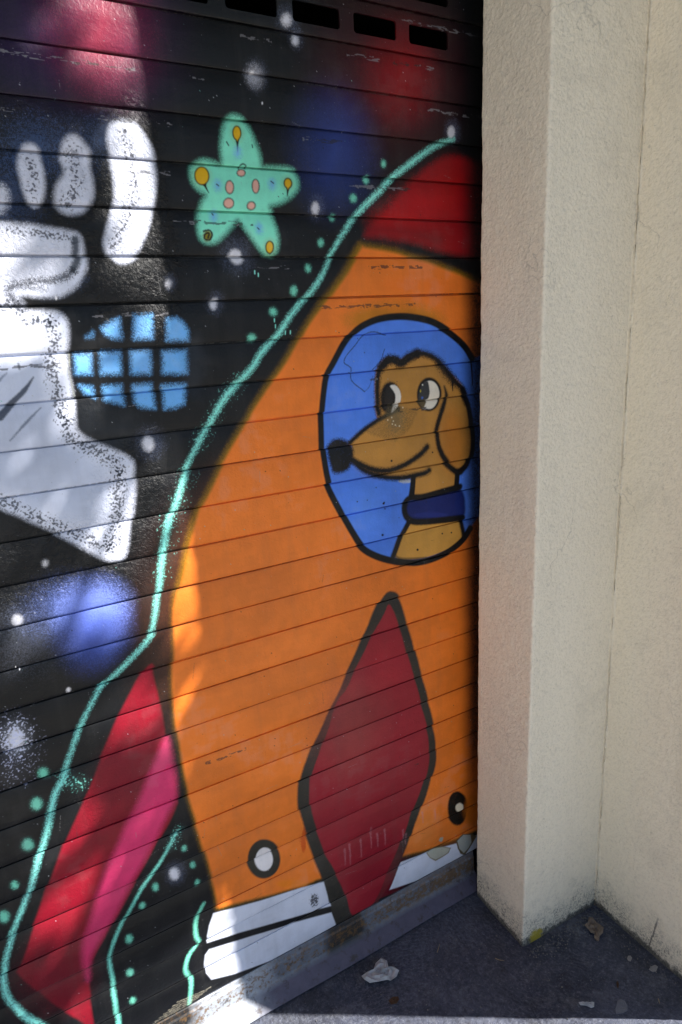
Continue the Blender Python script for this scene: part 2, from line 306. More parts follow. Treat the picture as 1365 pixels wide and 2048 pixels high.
('E',(0.827,0.813,0.86),0.0714,1.0241,0.0008,-0.0003,-0.0004,-0.0028,0.96,0.35,1),
('E',(0.827,0.813,0.86),-0.0083,1.0111,0.0066,-0.0022,-0.0015,-0.0092,5.6000000000000005,0.35,1),
('E',(0.195,0.23,0.369),-0.0058,1.0122,0.0107,-0.0036,-0.0025,-0.0147,19.8,0.6,0.3),
('E',(0.827,0.813,0.86),-0.0373,1.2299,0.0055,-0.0013,-0.0013,-0.0075,5.6000000000000005,0.35,1),
('E',(0.195,0.23,0.369),-0.035,1.2311,0.0088,-0.0021,-0.0021,-0.012,17.6,0.6,0.3),
('E',(0.827,0.813,0.86),0.0955,1.868,0.0046,0.0003,-0.0012,-0.0068,5.6000000000000005,0.35,1),
('E',(0.195,0.23,0.369),0.0977,1.8696,0.0074,0.0005,-0.0019,-0.0109,15.400000000000002,0.6,0.3),
('E',(0.783,0.772,0.86),0.0492,0.8924,0.0104,-0.004,-0.0026,-0.0167,8,0.5,1),
('E',(0.668,0.698,0.86),0.0478,0.894,0.02,-0.0077,-0.0046,-0.0294,18,0.95,0.7),
('E',(0.592,0.616,0.86),0.0403,0.873,0.0272,-0.0107,-0.0085,-0.0544,40,0.95,0.16),
('E',(0.0875,0.136,0.405),0.1676,1.1122,0.0444,-0.0118,-0.0055,-0.038,55,0.5,0.6),
('E',(0.204,0.282,0.783),0.2159,1.1094,0.0517,-0.0135,-0.0055,-0.0408,38,0.35,0.95),
('E',(0.128,0.193,0.679),0.212,1.0671,0.0465,-0.013,-0.0067,-0.0492,42,0.3,0.9),
('E',(0.0341,0.0635,0.313),0.1988,1.0373,0.0354,-0.0104,-0.0057,-0.0415,45,0.3,0.85),
('E',(0.195,0.22,0.313),0.099,1.0794,0.0571,-0.0165,-0.0065,-0.0422,70,0.8,0.14),
('P',(0.266,0.00357,0.00733),11,0.3,1,1,[(1.0623,1.9272),(1.0349,1.9175),(1.0011,1.8999),(0.9623,1.8697),(0.9304,1.8403),(0.8978,1.8141),(0.872,1.7941),(0.8423,1.7617),(0.8959,1.7608),(0.9488,1.7537),(0.9901,1.7452),(1.0327,1.7354),(1.0911,1.7275),(1.161,1.7214),(1.1949,1.7194),(1.1921,1.9025),(1.1592,1.9157),(1.1113,1.9266)]),
('E',(0.528,0.00366,0.00733),1.0134,1.833,0.0765,0.0031,-0.0005,-0.0299,55,0.25,0.6),
('E',(0.596,0.00535,0.00733),0.9201,1.7954,0.0523,0.0015,-0.0007,-0.0215,45,0.25,0.5),
('E',(0.42,0.00357,0.00428),1.0759,1.8707,0.0427,0.0022,-0.0002,-0.0402,40,0.25,0.5),
('L',(0.0816,0.00357,0.00575),[9.8,10.2,10.8],14,0.5,0.35,[(0.8564,1.7745),(0.9324,1.7742),(1.04,1.7581)]),
('P',(0.364,0.184,0.00286),13,0.25,0.9,1,[(0.8281,1.7452),(0.8415,1.7444),(0.8825,1.74),(0.9221,1.7345),(0.9614,1.7247),(1.0033,1.7162),(1.0465,1.7032),(1.0911,1.6903),(1.1356,1.6749),(1.1615,1.6691),(1.1958,1.662),(1.2189,0.1604),(1.1589,0.1681),(1.1175,0.1709),(1.0497,0.1786),(0.9775,0.191),(0.9017,0.211),(0.7913,0.2276),(0.6499,0.2691),(0.6217,0.272),(0.5873,0.2785),(0.5209,0.2924),(0.4575,0.3085),(0.4062,0.3214),(0.3802,0.3289),(0.38,0.3568),(0.3694,0.4573),(0.3565,0.555),(0.3436,0.6429),(0.3388,0.7242),(0.3387,0.7954),(0.3399,0.8529),(0.3425,0.9087),(0.3525,0.9974),(0.3621,1.0648),(0.3743,1.1145),(0.3923,1.1625),(0.4102,1.2101),(0.4305,1.2571),(0.4438,1.2769),(0.464,1.3067),(0.4864,1.3403),(0.5111,1.3737),(0.5308,1.397),(0.5476,1.4178),(0.5577,1.4345),(0.5805,1.4607),(0.6044,1.4861),(0.6297,1.5125),(0.6519,1.5394),(0.673,1.5664),(0.698,1.5983),(0.7367,1.6416),(0.7793,1.6864),(0.8049,1.7162)]),
('P',(0.86,0.203,0.0236),5,0.1,1,1,[(0.8364,1.7405),(0.8413,1.7396),(0.8823,1.7351),(0.9219,1.7295),(0.9613,1.7196),(1.0032,1.711),(1.0464,1.6979),(1.091,1.685),(1.1357,1.6694),(1.1616,1.6636),(1.1958,1.6564),(1.2189,0.1604),(1.1589,0.1681),(1.1175,0.1709),(1.0497,0.1786),(0.9775,0.191),(0.9017,0.211),(0.7913,0.2276),(0.6499,0.2691),(0.6217,0.272),(0.5873,0.2785),(0.5209,0.2924),(0.4575,0.3085),(0.4062,0.3214),(0.3802,0.3289),(0.38,0.3568),(0.3694,0.4573),(0.3565,0.555),(0.3436,0.6429),(0.3388,0.7242),(0.3387,0.7954),(0.3399,0.8529),(0.3425,0.9087),(0.3525,0.9974),(0.3621,1.0648),(0.3813,1.1128),(0.3993,1.1609),(0.4172,1.2087),(0.4375,1.2558),(0.4509,1.2757),(0.4711,1.3056),(0.4937,1.3393),(0.5185,1.3728),(0.5382,1.3961),(0.5551,1.417),(0.5651,1.4337),(0.588,1.46),(0.6121,1.4854),(0.6375,1.5119),(0.6597,1.5389),(0.681,1.566),(0.7061,1.598),(0.7446,1.6366),(0.7875,1.6815),(0.8131,1.7114)]),
('E',(0.86,0.192,0.0112),1.0619,0.6943,0.1041,-0.0336,-0.003,-0.4952,120,0.1,0.5),
('E',(0.86,0.223,0.0419),0.5877,0.9678,0.1636,-0.0455,-0.0185,-0.239,200,0.1,0.35),
('E',(0.852,0.159,0.0109),0.9831,1.665,0.0991,-0.0014,-0.0004,-0.0209,50,0.1,0.45),
('E',(0.809,0.271,0.0588),0.9469,0.2849,0.0681,-0.032,-0.0015,-0.0715,40,0.3,0.45),
('E',(0.86,0.224,0.00226),0.5693,0.2941,0.0399,-0.0213,-0.0008,-0.0113,10,0.2,0.6),
('E',(0.596,0.0735,0.00428),0.6069,0.4023,0.0066,-0.0032,-0.0023,-0.0334,6,0.8,0.8),
('E',(0.364,0.167,0.00286),0.9164,1.5938,0.1246,-0.0048,-0.001,-0.0315,34,0.3,0.65),
('P',(0.0846,0.239,0.86),3,0.05,1,1,[(1.1734,1.4711),(1.1363,1.4975),(1.1092,1.5293),(1.0654,1.5611),(1.0148,1.5858),(0.9579,1.5979),(0.9107,1.6006),(0.8647,1.5962),(0.8269,1.5843),(0.8006,1.5676),(0.7777,1.545),(0.7546,1.5137),(0.7371,1.488),(0.726,1.4498),(0.7197,1.4046),(0.7167,1.3553),(0.7188,1.3013),(0.7255,1.2617),(0.7383,1.2269),(0.762,1.1794),(0.783,1.1378),(0.8087,1.0978),(0.844,1.0707),(0.8931,1.0472),(0.953,1.0283),(1.0067,1.0257),(1.0621,1.0346),(1.1048,1.0544),(1.1312,1.0799),(1.1603,1.1051),(1.1848,1.116)]),
('E',(0.116,0.291,0.86),0.8247,1.1837,0.034,-0.0061,-0.0018,-0.0409,36,0.05,0.4),
('P',(0.528,0.25,0.0508),4,0.15,1,1,[(0.8604,1.3893),(0.8561,1.4282),(0.8565,1.4661),(0.8665,1.4966),(0.8825,1.5127),(0.9041,1.5159),(0.9276,1.5097),(0.9479,1.5179),(0.9765,1.5225),(1.0054,1.5152),(1.0391,1.4974),(1.0692,1.4687),(1.1002,1.4409),(1.1184,1.4135),(1.13,1.367),(1.1363,1.3238),(1.1337,1.281),(1.1235,1.2461),(1.1048,1.2306),(1.0908,1.2254),(1.0861,1.1896),(1.0224,1.1892),(0.961,1.1906),(0.9535,1.2359),(0.8994,1.246),(0.8436,1.2631),(0.8131,1.281),(0.7856,1.3047),(0.7889,1.3333),(0.7863,1.3427),(0.8208,1.3648),(0.8602,1.3845)]),
('E',(0.596,0.193,0.022),1.0732,1.3118,0.039,-0.0049,-0.0003,-0.0729,30,0.2,0.6),
('E',(0.727,0.328,0.0631),0.8637,1.31,0.0619,-0.0084,-0.0013,-0.034,40,0.1,0.5),
('P',(0.632,0.316,0.0588),3,0.1,1,1,[(0.939,1.132),(1.008,1.1188),(1.0953,1.1097),(1.1105,1.0763),(1.0929,1.0492),(1.0296,1.0359),(0.962,1.0356),(0.8935,1.0599)]),
('E',(0.767,0.711,0.43),0.9337,1.2336,0.0201,-0.0032,-0.0001,-0.0047,4,0.5,0.6),
('P',(0.00797,0.0186,0.134),5,0.1,1,1,[(0.9317,1.178),(0.9652,1.1846),(1.0313,1.1877),(1.0931,1.1903),(1.1095,1.1746),(1.1133,1.1441),(1.1048,1.1155),(1.0306,1.1238),(0.9641,1.1327),(0.9364,1.1487)]),
('E',(0.0178,0.0378,0.263),1.0057,1.1386,0.0525,-0.0097,-0.0001,-0.0062,8,0.3,0.4),
('L',(0.00406,0.00449,0.00575),[8.4,8.3,8.0,7.8,7.6,7.4,7.2,7.1,7.0,7.0,7.0,7.0,7.0,7.1,7.1,7.2,7.3,7.5,7.6,7.8,8.0,8.2,8.4,8.7,8.9,9.1,9.2,9.3],2.2,0.05,1,[(1.1363,1.4975),(1.1092,1.5293),(1.0654,1.5611),(1.0148,1.5858),(0.9579,1.5979),(0.9107,1.6006),(0.8647,1.5962),(0.8269,1.5843),(0.8006,1.5676),(0.7777,1.545),(0.7546,1.5137),(0.7371,1.488),(0.726,1.4498),(0.7197,1.4046),(0.7167,1.3553),(0.7188,1.3013),(0.7255,1.2617),(0.7383,1.2269),(0.762,1.1794),(0.783,1.1378),(0.8087,1.0978),(0.844,1.0707),(0.8931,1.0472),(0.953,1.0283),(1.0067,1.0257),(1.0621,1.0346),(1.1048,1.0544),(1.1312,1.0799)]),
('L',(0.00406,0.00449,0.00575),[7.3,7.2,7.1,7.1,7.1],6,0.45,1,[(0.8666,1.3967),(0.8619,1.4277),(0.8634,1.4655),(0.8722,1.4931),(0.8902,1.51)]),
('L',(0.00406,0.00449,0.00575),[10.7,10.7,10.8,10.9,11.0,11.1],6,0.6,1,[(0.8761,1.4959),(0.8921,1.5089),(0.9118,1.5092),(0.9294,1.5016),(0.9498,1.5123),(0.9724,1.5189)]),
('L',(0.00406,0.00449,0.00575),[7.4,7.5,7.6,7.8,7.9,8.1,8.2],7,0.5,1,[(0.9724,1.5205),(1.0012,1.5155),(1.0306,1.5012),(1.0562,1.4763),(1.0824,1.4474),(1.1047,1.4285),(1.1207,1.396)]),
('L',(0.00406,0.00449,0.00575),[10.3,10.4,10.6],10,0.7,0.8,[(1.039,1.4908),(1.0605,1.466),(1.0779,1.4478)]),
('L',(0.00406,0.00449,0.00575),[7.4,7.5,7.6,7.7,7.8,7.8,7.7],3,0.2,1,[(1.1047,1.4285),(1.1207,1.396),(1.13,1.36),(1.1349,1.3239),(1.1327,1.2775),(1.1211,1.2464),(1.0978,1.2309)]),
('L',(0.00406,0.00449,0.00575),[5.3,5.4,5.4,5.5,5.6],4,0.3,1,[(0.7874,1.3416),(0.8207,1.3632),(0.8601,1.3812),(0.8921,1.3917),(0.9205,1.4018)]),
('P',(0.00406,0.00449,0.00575),6,0.5,1,1,[(0.7302,1.341),(0.7492,1.3544),(0.7711,1.3516),(0.7873,1.34),(0.7928,1.3199),(0.7854,1.3014),(0.775,1.2834),(0.7413,1.2803),(0.7314,1.2995),(0.7273,1.3224)]),
('L',(0.00406,0.00449,0.00575),[6.5,6.7,6.8,6.9,7.1,7.1,7.2,7.2],5,0.4,1,[(0.7856,1.3047),(0.8134,1.2876),(0.844,1.2731),(0.8837,1.2655),(0.925,1.2713),(0.9588,1.2837),(0.9803,1.2945),(0.9943,1.3054)]),
('L',(0.00406,0.00449,0.00575),[6.0,6.1,6.3,6.4,6.6,6.7,6.7],5,0.4,1,[(0.7873,1.3012),(0.8205,1.2733),(0.8672,1.2544),(0.9159,1.2435),(0.9579,1.2422),(0.9924,1.2439),(1.0055,1.2483)]),
('L',(0.00406,0.00449,0.00575),[2.0,5.0,6.3,6.6,6.6,6.7,7.2,7.5,7.8,8.4],4,0.3,1,[(1.0493,1.4401),(1.0566,1.4158),(1.049,1.3962),(1.0378,1.3734),(1.0274,1.3437),(1.027,1.3126),(1.0347,1.2871),(1.0545,1.2596),(1.0817,1.2359),(1.1001,1.2313)]),
('L',(0.00406,0.00449,0.00575),[7.2,8.6],2,0.1,1,[(0.9578,1.2387),(0.9513,1.1976)]),
('L',(0.00406,0.00449,0.00575),[7.7],2,0.1,1,[(1.0899,1.2292),(1.0861,1.1896)]),
('L',(0.00406,0.00449,0.00575),[8.5,8.3,8.1,7.9,7.9,7.9,8.0,8.1,8.4,8.7],3,0.15,1,[(1.0978,1.1932),(1.0359,1.1898),(0.9826,1.1869),(0.9482,1.191),(0.9317,1.1797),(0.9282,1.1591),(0.9384,1.1411),(0.964,1.1291),(1.0306,1.1201),(1.1048,1.1125)]),
('L',(0.00406,0.00449,0.00575),[7.3],3,0.15,1,[(0.9404,1.1354),(0.9159,1.1005),(0.8935,1.0599)]),
('L',(0.00406,0.00449,0.00575),[6.5,6.6],4,0.2,1,[(1.1024,1.1065),(1.1096,1.0689)]),
('L',(0.0125,0.0136,0.0128),[6.7,6.8,7.0],2,0.1,0.6,[(0.8934,1.0581),(0.9186,1.0434),(0.9886,1.0297)]),
('E',(0.00406,0.00449,0.00575),0.8963,1.428,0.0272,-0.0026,-0.0012,-0.0353,5,0.35,1),
('P',(0.86,0.809,0.733),2,0.3,1,1,[(0.8961,1.4533),(0.9101,1.4546),(0.9225,1.4413),(0.9251,1.4216),(0.9165,1.4045),(0.9002,1.3954),(0.9089,1.4167),(0.9087,1.4361)]),
('E',(0.0238,0.0214,0.022),0.8923,1.4283,0.0122,-0.0011,-0.0008,-0.0242,5,0.5,0.6),
('E',(0.00406,0.00449,0.00575),1.0056,1.4256,0.0359,-0.0033,-0.0006,-0.0383,3,0.15,1),
('E',(0.86,0.792,0.673),1.0071,1.4243,0.0278,-0.0026,-0.0005,-0.032,2,0.05,1),
('P',(0.042,0.0456,0.0508),2,0.2,1,1,[(1.0002,1.4559),(0.9876,1.452),(0.9781,1.4397),(0.9744,1.4202),(0.9793,1.4131),(0.9996,1.4145),(1.0061,1.4272),(1.0043,1.444)]),
('P',(0.128,0.0901,0.0399),2,0.2,1,1,[(0.9764,1.4134),(0.9995,1.4128),(0.9908,1.397),(0.9824,1.4028)]),
('E',(0.596,0.461,0.0128),0.9799,1.4358,0.0019,-0.0002,-0.0001,-0.0034,1.2,0.5,0.9),
('E',(0.0552,0.175,0.73),0.9853,1.4196,0.0029,-0.0003,-0.0001,-0.0028,1.5,0.6,0.7),
('E',(0.86,0.822,0.697),0.9859,1.4488,0.0021,-0.0002,-0.0,-0.0022,1,0.4,0.9),
('L',(0.113,0.0789,0.0303),[3.1,3.0,3.0],5,0.75,0.42,[(0.8967,1.4114),(0.8719,1.3816),(0.8359,1.3597)]),
('L',(0.113,0.0789,0.0303),[3.1,3.1,3.0],5,0.75,0.42,[(0.9054,1.4086),(0.8805,1.378),(0.8443,1.3565)]),
('L',(0.113,0.0789,0.0303),[3.1,3.1,3.0],5,0.75,0.42,[(0.9142,1.4057),(0.8891,1.3744),(0.8528,1.3532)]),
('L',(0.113,0.0789,0.0303),[3.1,3.1,3.0],5,0.75,0.42,[(0.923,1.4029),(0.8978,1.3708),(0.8613,1.3498)]),
('L',(0.113,0.0789,0.0303),[3.1],5,0.75,0.42,[(0.9318,1.4),(0.9065,1.3672),(0.8698,1.3465)]),
('L',(0.113,0.0789,0.0303),[3.1],5,0.75,0.42,[(0.9408,1.3971),(0.9153,1.3635),(0.8784,1.3431)]),
('L',(0.113,0.0789,0.0303),[3.1],5,0.75,0.42,[(0.9497,1.3942),(0.9242,1.3598),(0.8871,1.3397)]),
('L',(0.113,0.0789,0.0303),[3.2,3.2,3.1],5,0.75,0.42,[(0.9588,1.3913),(0.9331,1.3561),(0.8958,1.3363)]),
('L',(0.113,0.0789,0.0303),[3.2,3.2,3.1],5,0.75,0.42,[(0.9679,1.3883),(0.9421,1.3524),(0.9046,1.3329)]),
('E',(0.168,0.136,0.0721),0.9113,1.382,0.0221,-0.0024,-0.0008,-0.027,18,0.6,0.65),
('E',(0.86,0.776,0.553),0.9003,1.3843,0.0016,-0.0002,-0.0001,-0.0017,1,0.3,0.8),
('E',(0.86,0.776,0.553),0.9042,1.3761,0.0016,-0.0002,-0.0001,-0.0017,1,0.3,0.8),
('E',(0.86,0.776,0.553),0.9012,1.3697,0.0016,-0.0002,-0.0001,-0.0017,1,0.3,0.8),
('E',(0.86,0.776,0.553),0.9327,1.4033,0.0017,-0.0002,-0.0,-0.0017,1,0.3,0.8),
('E',(0.86,0.776,0.553),0.9094,1.3665,0.0017,-0.0002,-0.0001,-0.0017,1,0.3,0.8),
('E',(0.86,0.776,0.553),0.8893,1.38,0.0016,-0.0002,-0.0001,-0.0017,1,0.3,0.8),
('E',(0.86,0.776,0.553),0.9204,1.363,0.0017,-0.0002,-0.0,-0.0017,1,0.3,0.8),
('L',(0.00797,0.016,0.0588),[1.1,1.0,1.0,1.0,1.0,1.0,1.0,1.0,1.1],1.1,0.5,0.8,[(0.8901,1.5632),(0.8562,1.5716),(0.8335,1.566),(0.8105,1.5462),(0.7876,1.5265),(0.7814,1.5118),(0.7979,1.5),(0.7977,1.474),(0.8283,1.4482)]),
('L',(0.00797,0.016,0.0588),[0.9],1.1,0.5,0.8,[(0.8853,1.5342),(0.8727,1.5086),(0.853,1.4929)]),
('L',(0.0178,0.0307,0.14),[0.7],1,0.5,0.6,[(0.8524,1.479),(0.842,1.4579),(0.8282,1.4472)]),
('L',(0.00396,0.00357,0.00575),[3.2,1.6],1.4,0.1,1,[(1.1326,1.5012),(1.1348,1.4362)]),
('L',(0.00406,0.00449,0.00575),[2.6,1.1],1.2,0.1,1,[(1.0735,1.4482),(1.0748,1.4277)]),
('E',(0.00396,0.00357,0.00575),0.8879,1.2595,0.0028,-0.0004,-0.0001,-0.0023,1,0.1,1),
('E',(0.00396,0.00357,0.00575),0.8731,1.1928,0.0021,-0.0004,-0.0001,-0.0018,1,0.1,1),
('E',(0.00396,0.00357,0.00575),0.874,1.1772,0.0018,-0.0003,-0.0001,-0.0015,1,0.1,1),
('E',(0.00396,0.00357,0.00575),0.8716,1.1907,0.0028,-0.0005,-0.0001,-0.0024,1,0.1,1),
('E',(0.00396,0.00357,0.00575),0.8634,1.1169,0.0031,-0.0006,-0.0001,-0.0026,1,0.1,1),
('E',(0.00396,0.00357,0.00575),0.9649,1.06,0.0033,-0.0007,-0.0001,-0.0028,1,0.1,1),
('E',(0.00396,0.00357,0.00575),1.0094,1.2903,0.0022,-0.0003,-0.0,-0.0018,1,0.1,1),
('E',(0.00396,0.00357,0.00575),0.8004,1.2078,0.0016,-0.0003,-0.0001,-0.0014,1,0.1,1),
('E',(0.00396,0.00357,0.00575),0.8916,1.2867,0.0028,-0.0004,-0.0001,-0.0023,1,0.1,1),
('E',(0.00396,0.00357,0.00575),0.8525,1.2314,0.0014,-0.0002,-0.0,-0.0012,1,0.1,1),
('E',(0.00396,0.00357,0.00575),0.8271,1.2066,0.0013,-0.0002,-0.0,-0.0012,1,0.1,1),
('E',(0.00396,0.00357,0.00575),1.0705,1.0817,0.0024,-0.0005,-0.0,-0.0019,1,0.1,1),
('E',(0.00396,0.00357,0.00575),1.0421,1.0848,0.0023,-0.0005,-0.0,-0.0019,1,0.1,1),
('P',(0.0341,0.0307,0.0246),4,0.2,1,1,[(0.8797,0.9736),(0.8978,0.9634),(0.9111,0.942),(0.9234,0.9009),(0.9345,0.8607),(0.9494,0.8038),(0.9688,0.7173),(0.9853,0.6534),(1.0038,0.5753),(1.0138,0.5103),(1.0115,0.4579),(0.9981,0.4126),(0.9665,0.3406),(0.9369,0.2896),(0.9227,0.2519),(0.8949,0.2064),(0.8656,0.1618),(0.8217,0.1156),(0.7928,0.0746),(0.7443,0.0503),(0.6905,0.0529),(0.6805,0.0909),(0.6784,0.1065),(0.6622,0.2093),(0.6509,0.261),(0.628,0.3471),(0.6122,0.4197),(0.5999,0.4957),(0.6036,0.549),(0.6206,0.6027),(0.67,0.6835),(0.7294,0.7678),(0.7596,0.818),(0.8094,0.8934),(0.8278,0.9267),(0.8473,0.9533),(0.8652,0.9716)]),
('P',(0.313,0.016,0.0274),3,0.15,1,1,[(0.8786,0.9401),(0.8905,0.9208),(0.9075,0.871),(0.9239,0.8024),(0.9473,0.7103),(0.9716,0.6138),(0.987,0.5541),(0.9911,0.504),(0.9871,0.4587),(0.9711,0.4086),(0.9314,0.337),(0.9105,0.2926),(0.8896,0.2506),(0.8537,0.1969),(0.8194,0.1395),(0.7909,0.105),(0.7619,0.0922),(0.736,0.1037),(0.7233,0.1269),(0.713,0.1909),(0.6826,0.2837),(0.6637,0.3306),(0.6466,0.3975),(0.6324,0.4669),(0.6331,0.5293),(0.6432,0.5799),(0.6742,0.6419),(0.7165,0.7329),(0.7426,0.7562),(0.7766,0.8048),(0.8354,0.8854),(0.8512,0.9049),(0.8664,0.9245)]),
('E',(0.351,0.0735,0.0631),0.7514,0.6545,0.0789,-0.0294,-0.0062,-0.1226,80,0.3,0.5),
('E',(0.266,0.00357,0.0195),0.8218,0.2039,0.0638,-0.0331,-0.0042,-0.1105,60,0.2,0.5),
('E',(0.434,0.0186,0.0303),0.8586,0.7869,0.037,-0.0116,-0.0029,-0.0806,50,0.2,0.4),
('L',(0.596,0.271,0.313),[2.4,0.8],3,0.6,0.4,[(0.7993,0.3468),(0.7984,0.2861)]),
('L',(0.596,0.271,0.313),[2.5,0.8],3,0.6,0.4,[(0.8419,0.3189),(0.8418,0.2725)]),
('L',(0.596,0.271,0.313),[2.3,0.7],3,0.6,0.4,[(0.7348,0.3251),(0.7333,0.2651)]),
('L',(0.596,0.271,0.313),[2.4,0.7],3,0.6,0.4,[(0.7678,0.324),(0.7669,0.271)]),
('L',(0.596,0.271,0.313),[2.4,0.8],3,0.6,0.4,[(0.8183,0.3179),(0.8184,0.2793)]),
('L',(0.596,0.271,0.313),[2.5,0.8],3,0.6,0.4,[(0.899,0.2918),(0.8995,0.2521)]),
('L',(0.596,0.271,0.313),[2.6,0.8],3,0.6,0.4,[(0.9084,0.2747),(0.9092,0.2425)]),
('L',(0.596,0.271,0.313),[2.3,0.7],3,0.6,0.4,[(0.7196,0.3176),(0.7187,0.2726)]),
('L',(0.596,0.271,0.313),[2.6,0.8],3,0.6,0.4,[(0.9644,0.3164),(0.9655,0.2842)]),
('L',(0.596,0.271,0.313),[2.6,0.8],3,0.6,0.4,[(1.0069,0.305),(1.0083,0.2754)]),
('P',(0.224,0.00357,0.0149),4,0.15,1,1,[(0.3035,0.9633),(0.3089,0.9198),(0.3154,0.8445),(0.3155,0.7867),(0.3169,0.6583),(0.3007,0.6015),(0.0994,0.3406),(0.0941,0.2981),(0.0917,0.2328),(0.091,0.1897),(0.0894,0.1325),(0.0727,0.2052),(0.0429,0.2554),(0.0048,0.3293),(-0.0261,0.3985),(-0.0206,0.4161),(0.0255,0.51),(0.0907,0.6407),(0.1513,0.7389),(0.2137,0.8482),(0.2706,0.9325)]),
('E',(0.113,0.00357,0.0128),0.0353,0.3568,0.0536,-0.0343,-0.0104,-0.0707,60,0.2,0.7),
('E',(0.143,0.00357,0.0149),0.2333,0.7336,0.0387,-0.0163,-0.0084,-0.067,60,0.2,0.5),
('P',(0.688,0.0342,0.147),12,0.2,1,1,[(0.3159,0.7901),(0.3202,0.7258),(0.3182,0.6602),(0.3125,0.6382),(0.2846,0.6015),(0.2454,0.5396),(0.2022,0.4864),(0.146,0.4095),(0.11,0.3666),(0.1003,0.3401),(0.0937,0.3063),(0.0904,0.3333),(0.0941,0.3955),(0.1306,0.4815),(0.1908,0.5974),(0.235,0.6669),(0.2739,0.7331),(0.2996,0.7754)]),
('L',(0.272,0.86,0.738),[2.7,4.0,4.6,5.2,5.1,5.1,5.0,4.9,4.3,3.7],6.8,0.6,1,[(1.0777,1.9604),(1.0475,1.9512),(1.0163,1.9383),(0.9803,1.9177),(0.9422,1.8943),(0.9125,1.8746),(0.8816,1.8476),(0.8348,1.8118),(0.8083,1.7847),(0.7768,1.7483)]),
('L',(0.272,0.86,0.738),[3.7,3.0,4.2,4.8,4.8,5.3,5.3,5.2,5.2,5.1,4.0,3.9],6.8,0.6,1,[(0.7768,1.7483),(0.7553,1.7198),(0.7274,1.6792),(0.6967,1.6464),(0.6601,1.6122),(0.6256,1.5727),(0.5917,1.5431),(0.5725,1.5186),(0.5394,1.4915),(0.5045,1.4616),(0.4786,1.4274),(0.4515,1.3901)]),
('L',(0.272,0.86,0.755),[3.9,3.9,4.5,5.1,5.1,4.5,4.6,4.0,4.0,4.0,3.9,3.3],6.8,0.6,1,[(0.4515,1.3901),(0.4255,1.352),(0.4067,1.3158),(0.3808,1.261),(0.3591,1.2002),(0.3463,1.1573),(0.3361,1.1083),(0.3223,1.0542),(0.3084,1.021),(0.281,0.9971),(0.2231,0.9567),(0.2079,0.9479)]),
('L',(0.268,0.86,0.773),[3.3,3.3,3.3,3.9,4.9,5.1,4.3,3.8,3.8,3.8,4.2,4.8,5.4,6.0,6.7,7.1],6.8,0.6,1,[(0.2079,0.9479),(0.1708,0.8967),(0.1433,0.8476),(0.1143,0.7882),(0.0909,0.7541),(0.0681,0.6917),(0.0395,0.6202),(0.0147,0.5576),(-0.0158,0.504),(-0.0424,0.4479),(-0.0532,0.3937),(-0.0494,0.3477),(-0.03,0.2964),(-0.0041,0.251),(0.0385,0.1764),(0.0846,0.0652)]),
('L',(0.272,0.86,0.738),[4.9,7.7,5.0],18.7,1,0.3,[(0.1116,0.785),(0.1191,0.774),(0.14,0.7584)]),
('L',(0.272,0.86,0.738),[6.9,6.8,6.8],18.7,1,0.14,[(0.5415,1.4913),(0.4964,1.4524),(0.4486,1.3808)]),
('L',(0.272,0.86,0.738),[7.9,7.9,8.0],22.099999999999998,1,0.1,[(0.4178,1.3268),(0.3789,1.2445),(0.3472,1.1397)]),
('L',(0.195,0.711,0.584),[1.9,3.1,3.2,3.1,3.1,3.1,3.4,3.9,3.9,3.9],5.1,0.45,1,[(0.3155,0.5682),(0.2684,0.5089),(0.2203,0.4639),(0.189,0.4233),(0.1571,0.377),(0.1403,0.3348),(0.1395,0.2821),(0.139,0.2214),(0.1361,0.1581),(0.13,0.103)]),
('L',(0.272,0.86,0.738),[5.2],15.299999999999999,1,0.35,[(0.3155,0.5682),(0.2991,0.5393)]),
('L',(0.23,0.86,0.625),[2.8,4.0,3.7,3.1,3.6,4.2,4.0,3.6,3.7,4.3],5.1,0.35,1,[(0.35,0.3596),(0.3286,0.3236),(0.3245,0.2843),(0.3291,0.2606),(0.3056,0.2395),(0.2941,0.2084),(0.3006,0.1713),(0.2896,0.113),(0.28,0.0573),(0.2718,0.0151)]),
('E',(0.214,0.808,0.584),0.8922,1.9005,0.005,0.0003,-0.0002,-0.0056,5,0.5,1),
('E',(0.0816,0.271,0.226),0.8922,1.9005,0.0064,0.0004,-0.0003,-0.0073,7,0.5,0.35),
('E',(0.214,0.808,0.584),0.8518,1.8685,0.0061,0.0003,-0.0003,-0.0065,5,0.5,1),
('E',(0.0816,0.271,0.226),0.8518,1.8685,0.0079,0.0004,-0.0004,-0.0084,7,0.5,0.35),
('E',(0.214,0.808,0.584),0.8178,1.8326,0.0072,0.0003,-0.0003,-0.0065,5,0.5,1),
('E',(0.0816,0.271,0.226),0.8178,1.8326,0.0093,0.0004,-0.0004,-0.0085,7,0.5,0.35),
('E',(0.214,0.808,0.584),0.769,1.7948,0.0046,0.0001,-0.0003,-0.0056,5,0.5,1),
('E',(0.0816,0.271,0.226),0.769,1.7948,0.006,0.0002,-0.0004,-0.0072,7,0.5,0.35),
('E',(0.214,0.808,0.584),0.7386,1.7478,0.0057,0.0001,-0.0004,-0.0065,5,0.5,1),
('E',(0.0816,0.271,0.226),0.7386,1.7478,0.0075,0.0001,-0.0005,-0.0085,7,0.5,0.35),
('E',(0.214,0.808,0.584),0.7026,1.7001,0.0056,-0.0,-0.0004,-0.0065,5,0.5,1),
('E',(0.0816,0.271,0.226),0.7026,1.7001,0.0073,-0.0,-0.0006,-0.0085,7,0.5,0.35),
('E',(0.214,0.808,0.584),0.6673,1.6583,0.0066,-0.0001,-0.0006,-0.0084,5,0.5,1),
('E',(0.0816,0.271,0.226),0.6673,1.6583,0.0087,-0.0002,-0.0008,-0.011,7,0.5,0.35),
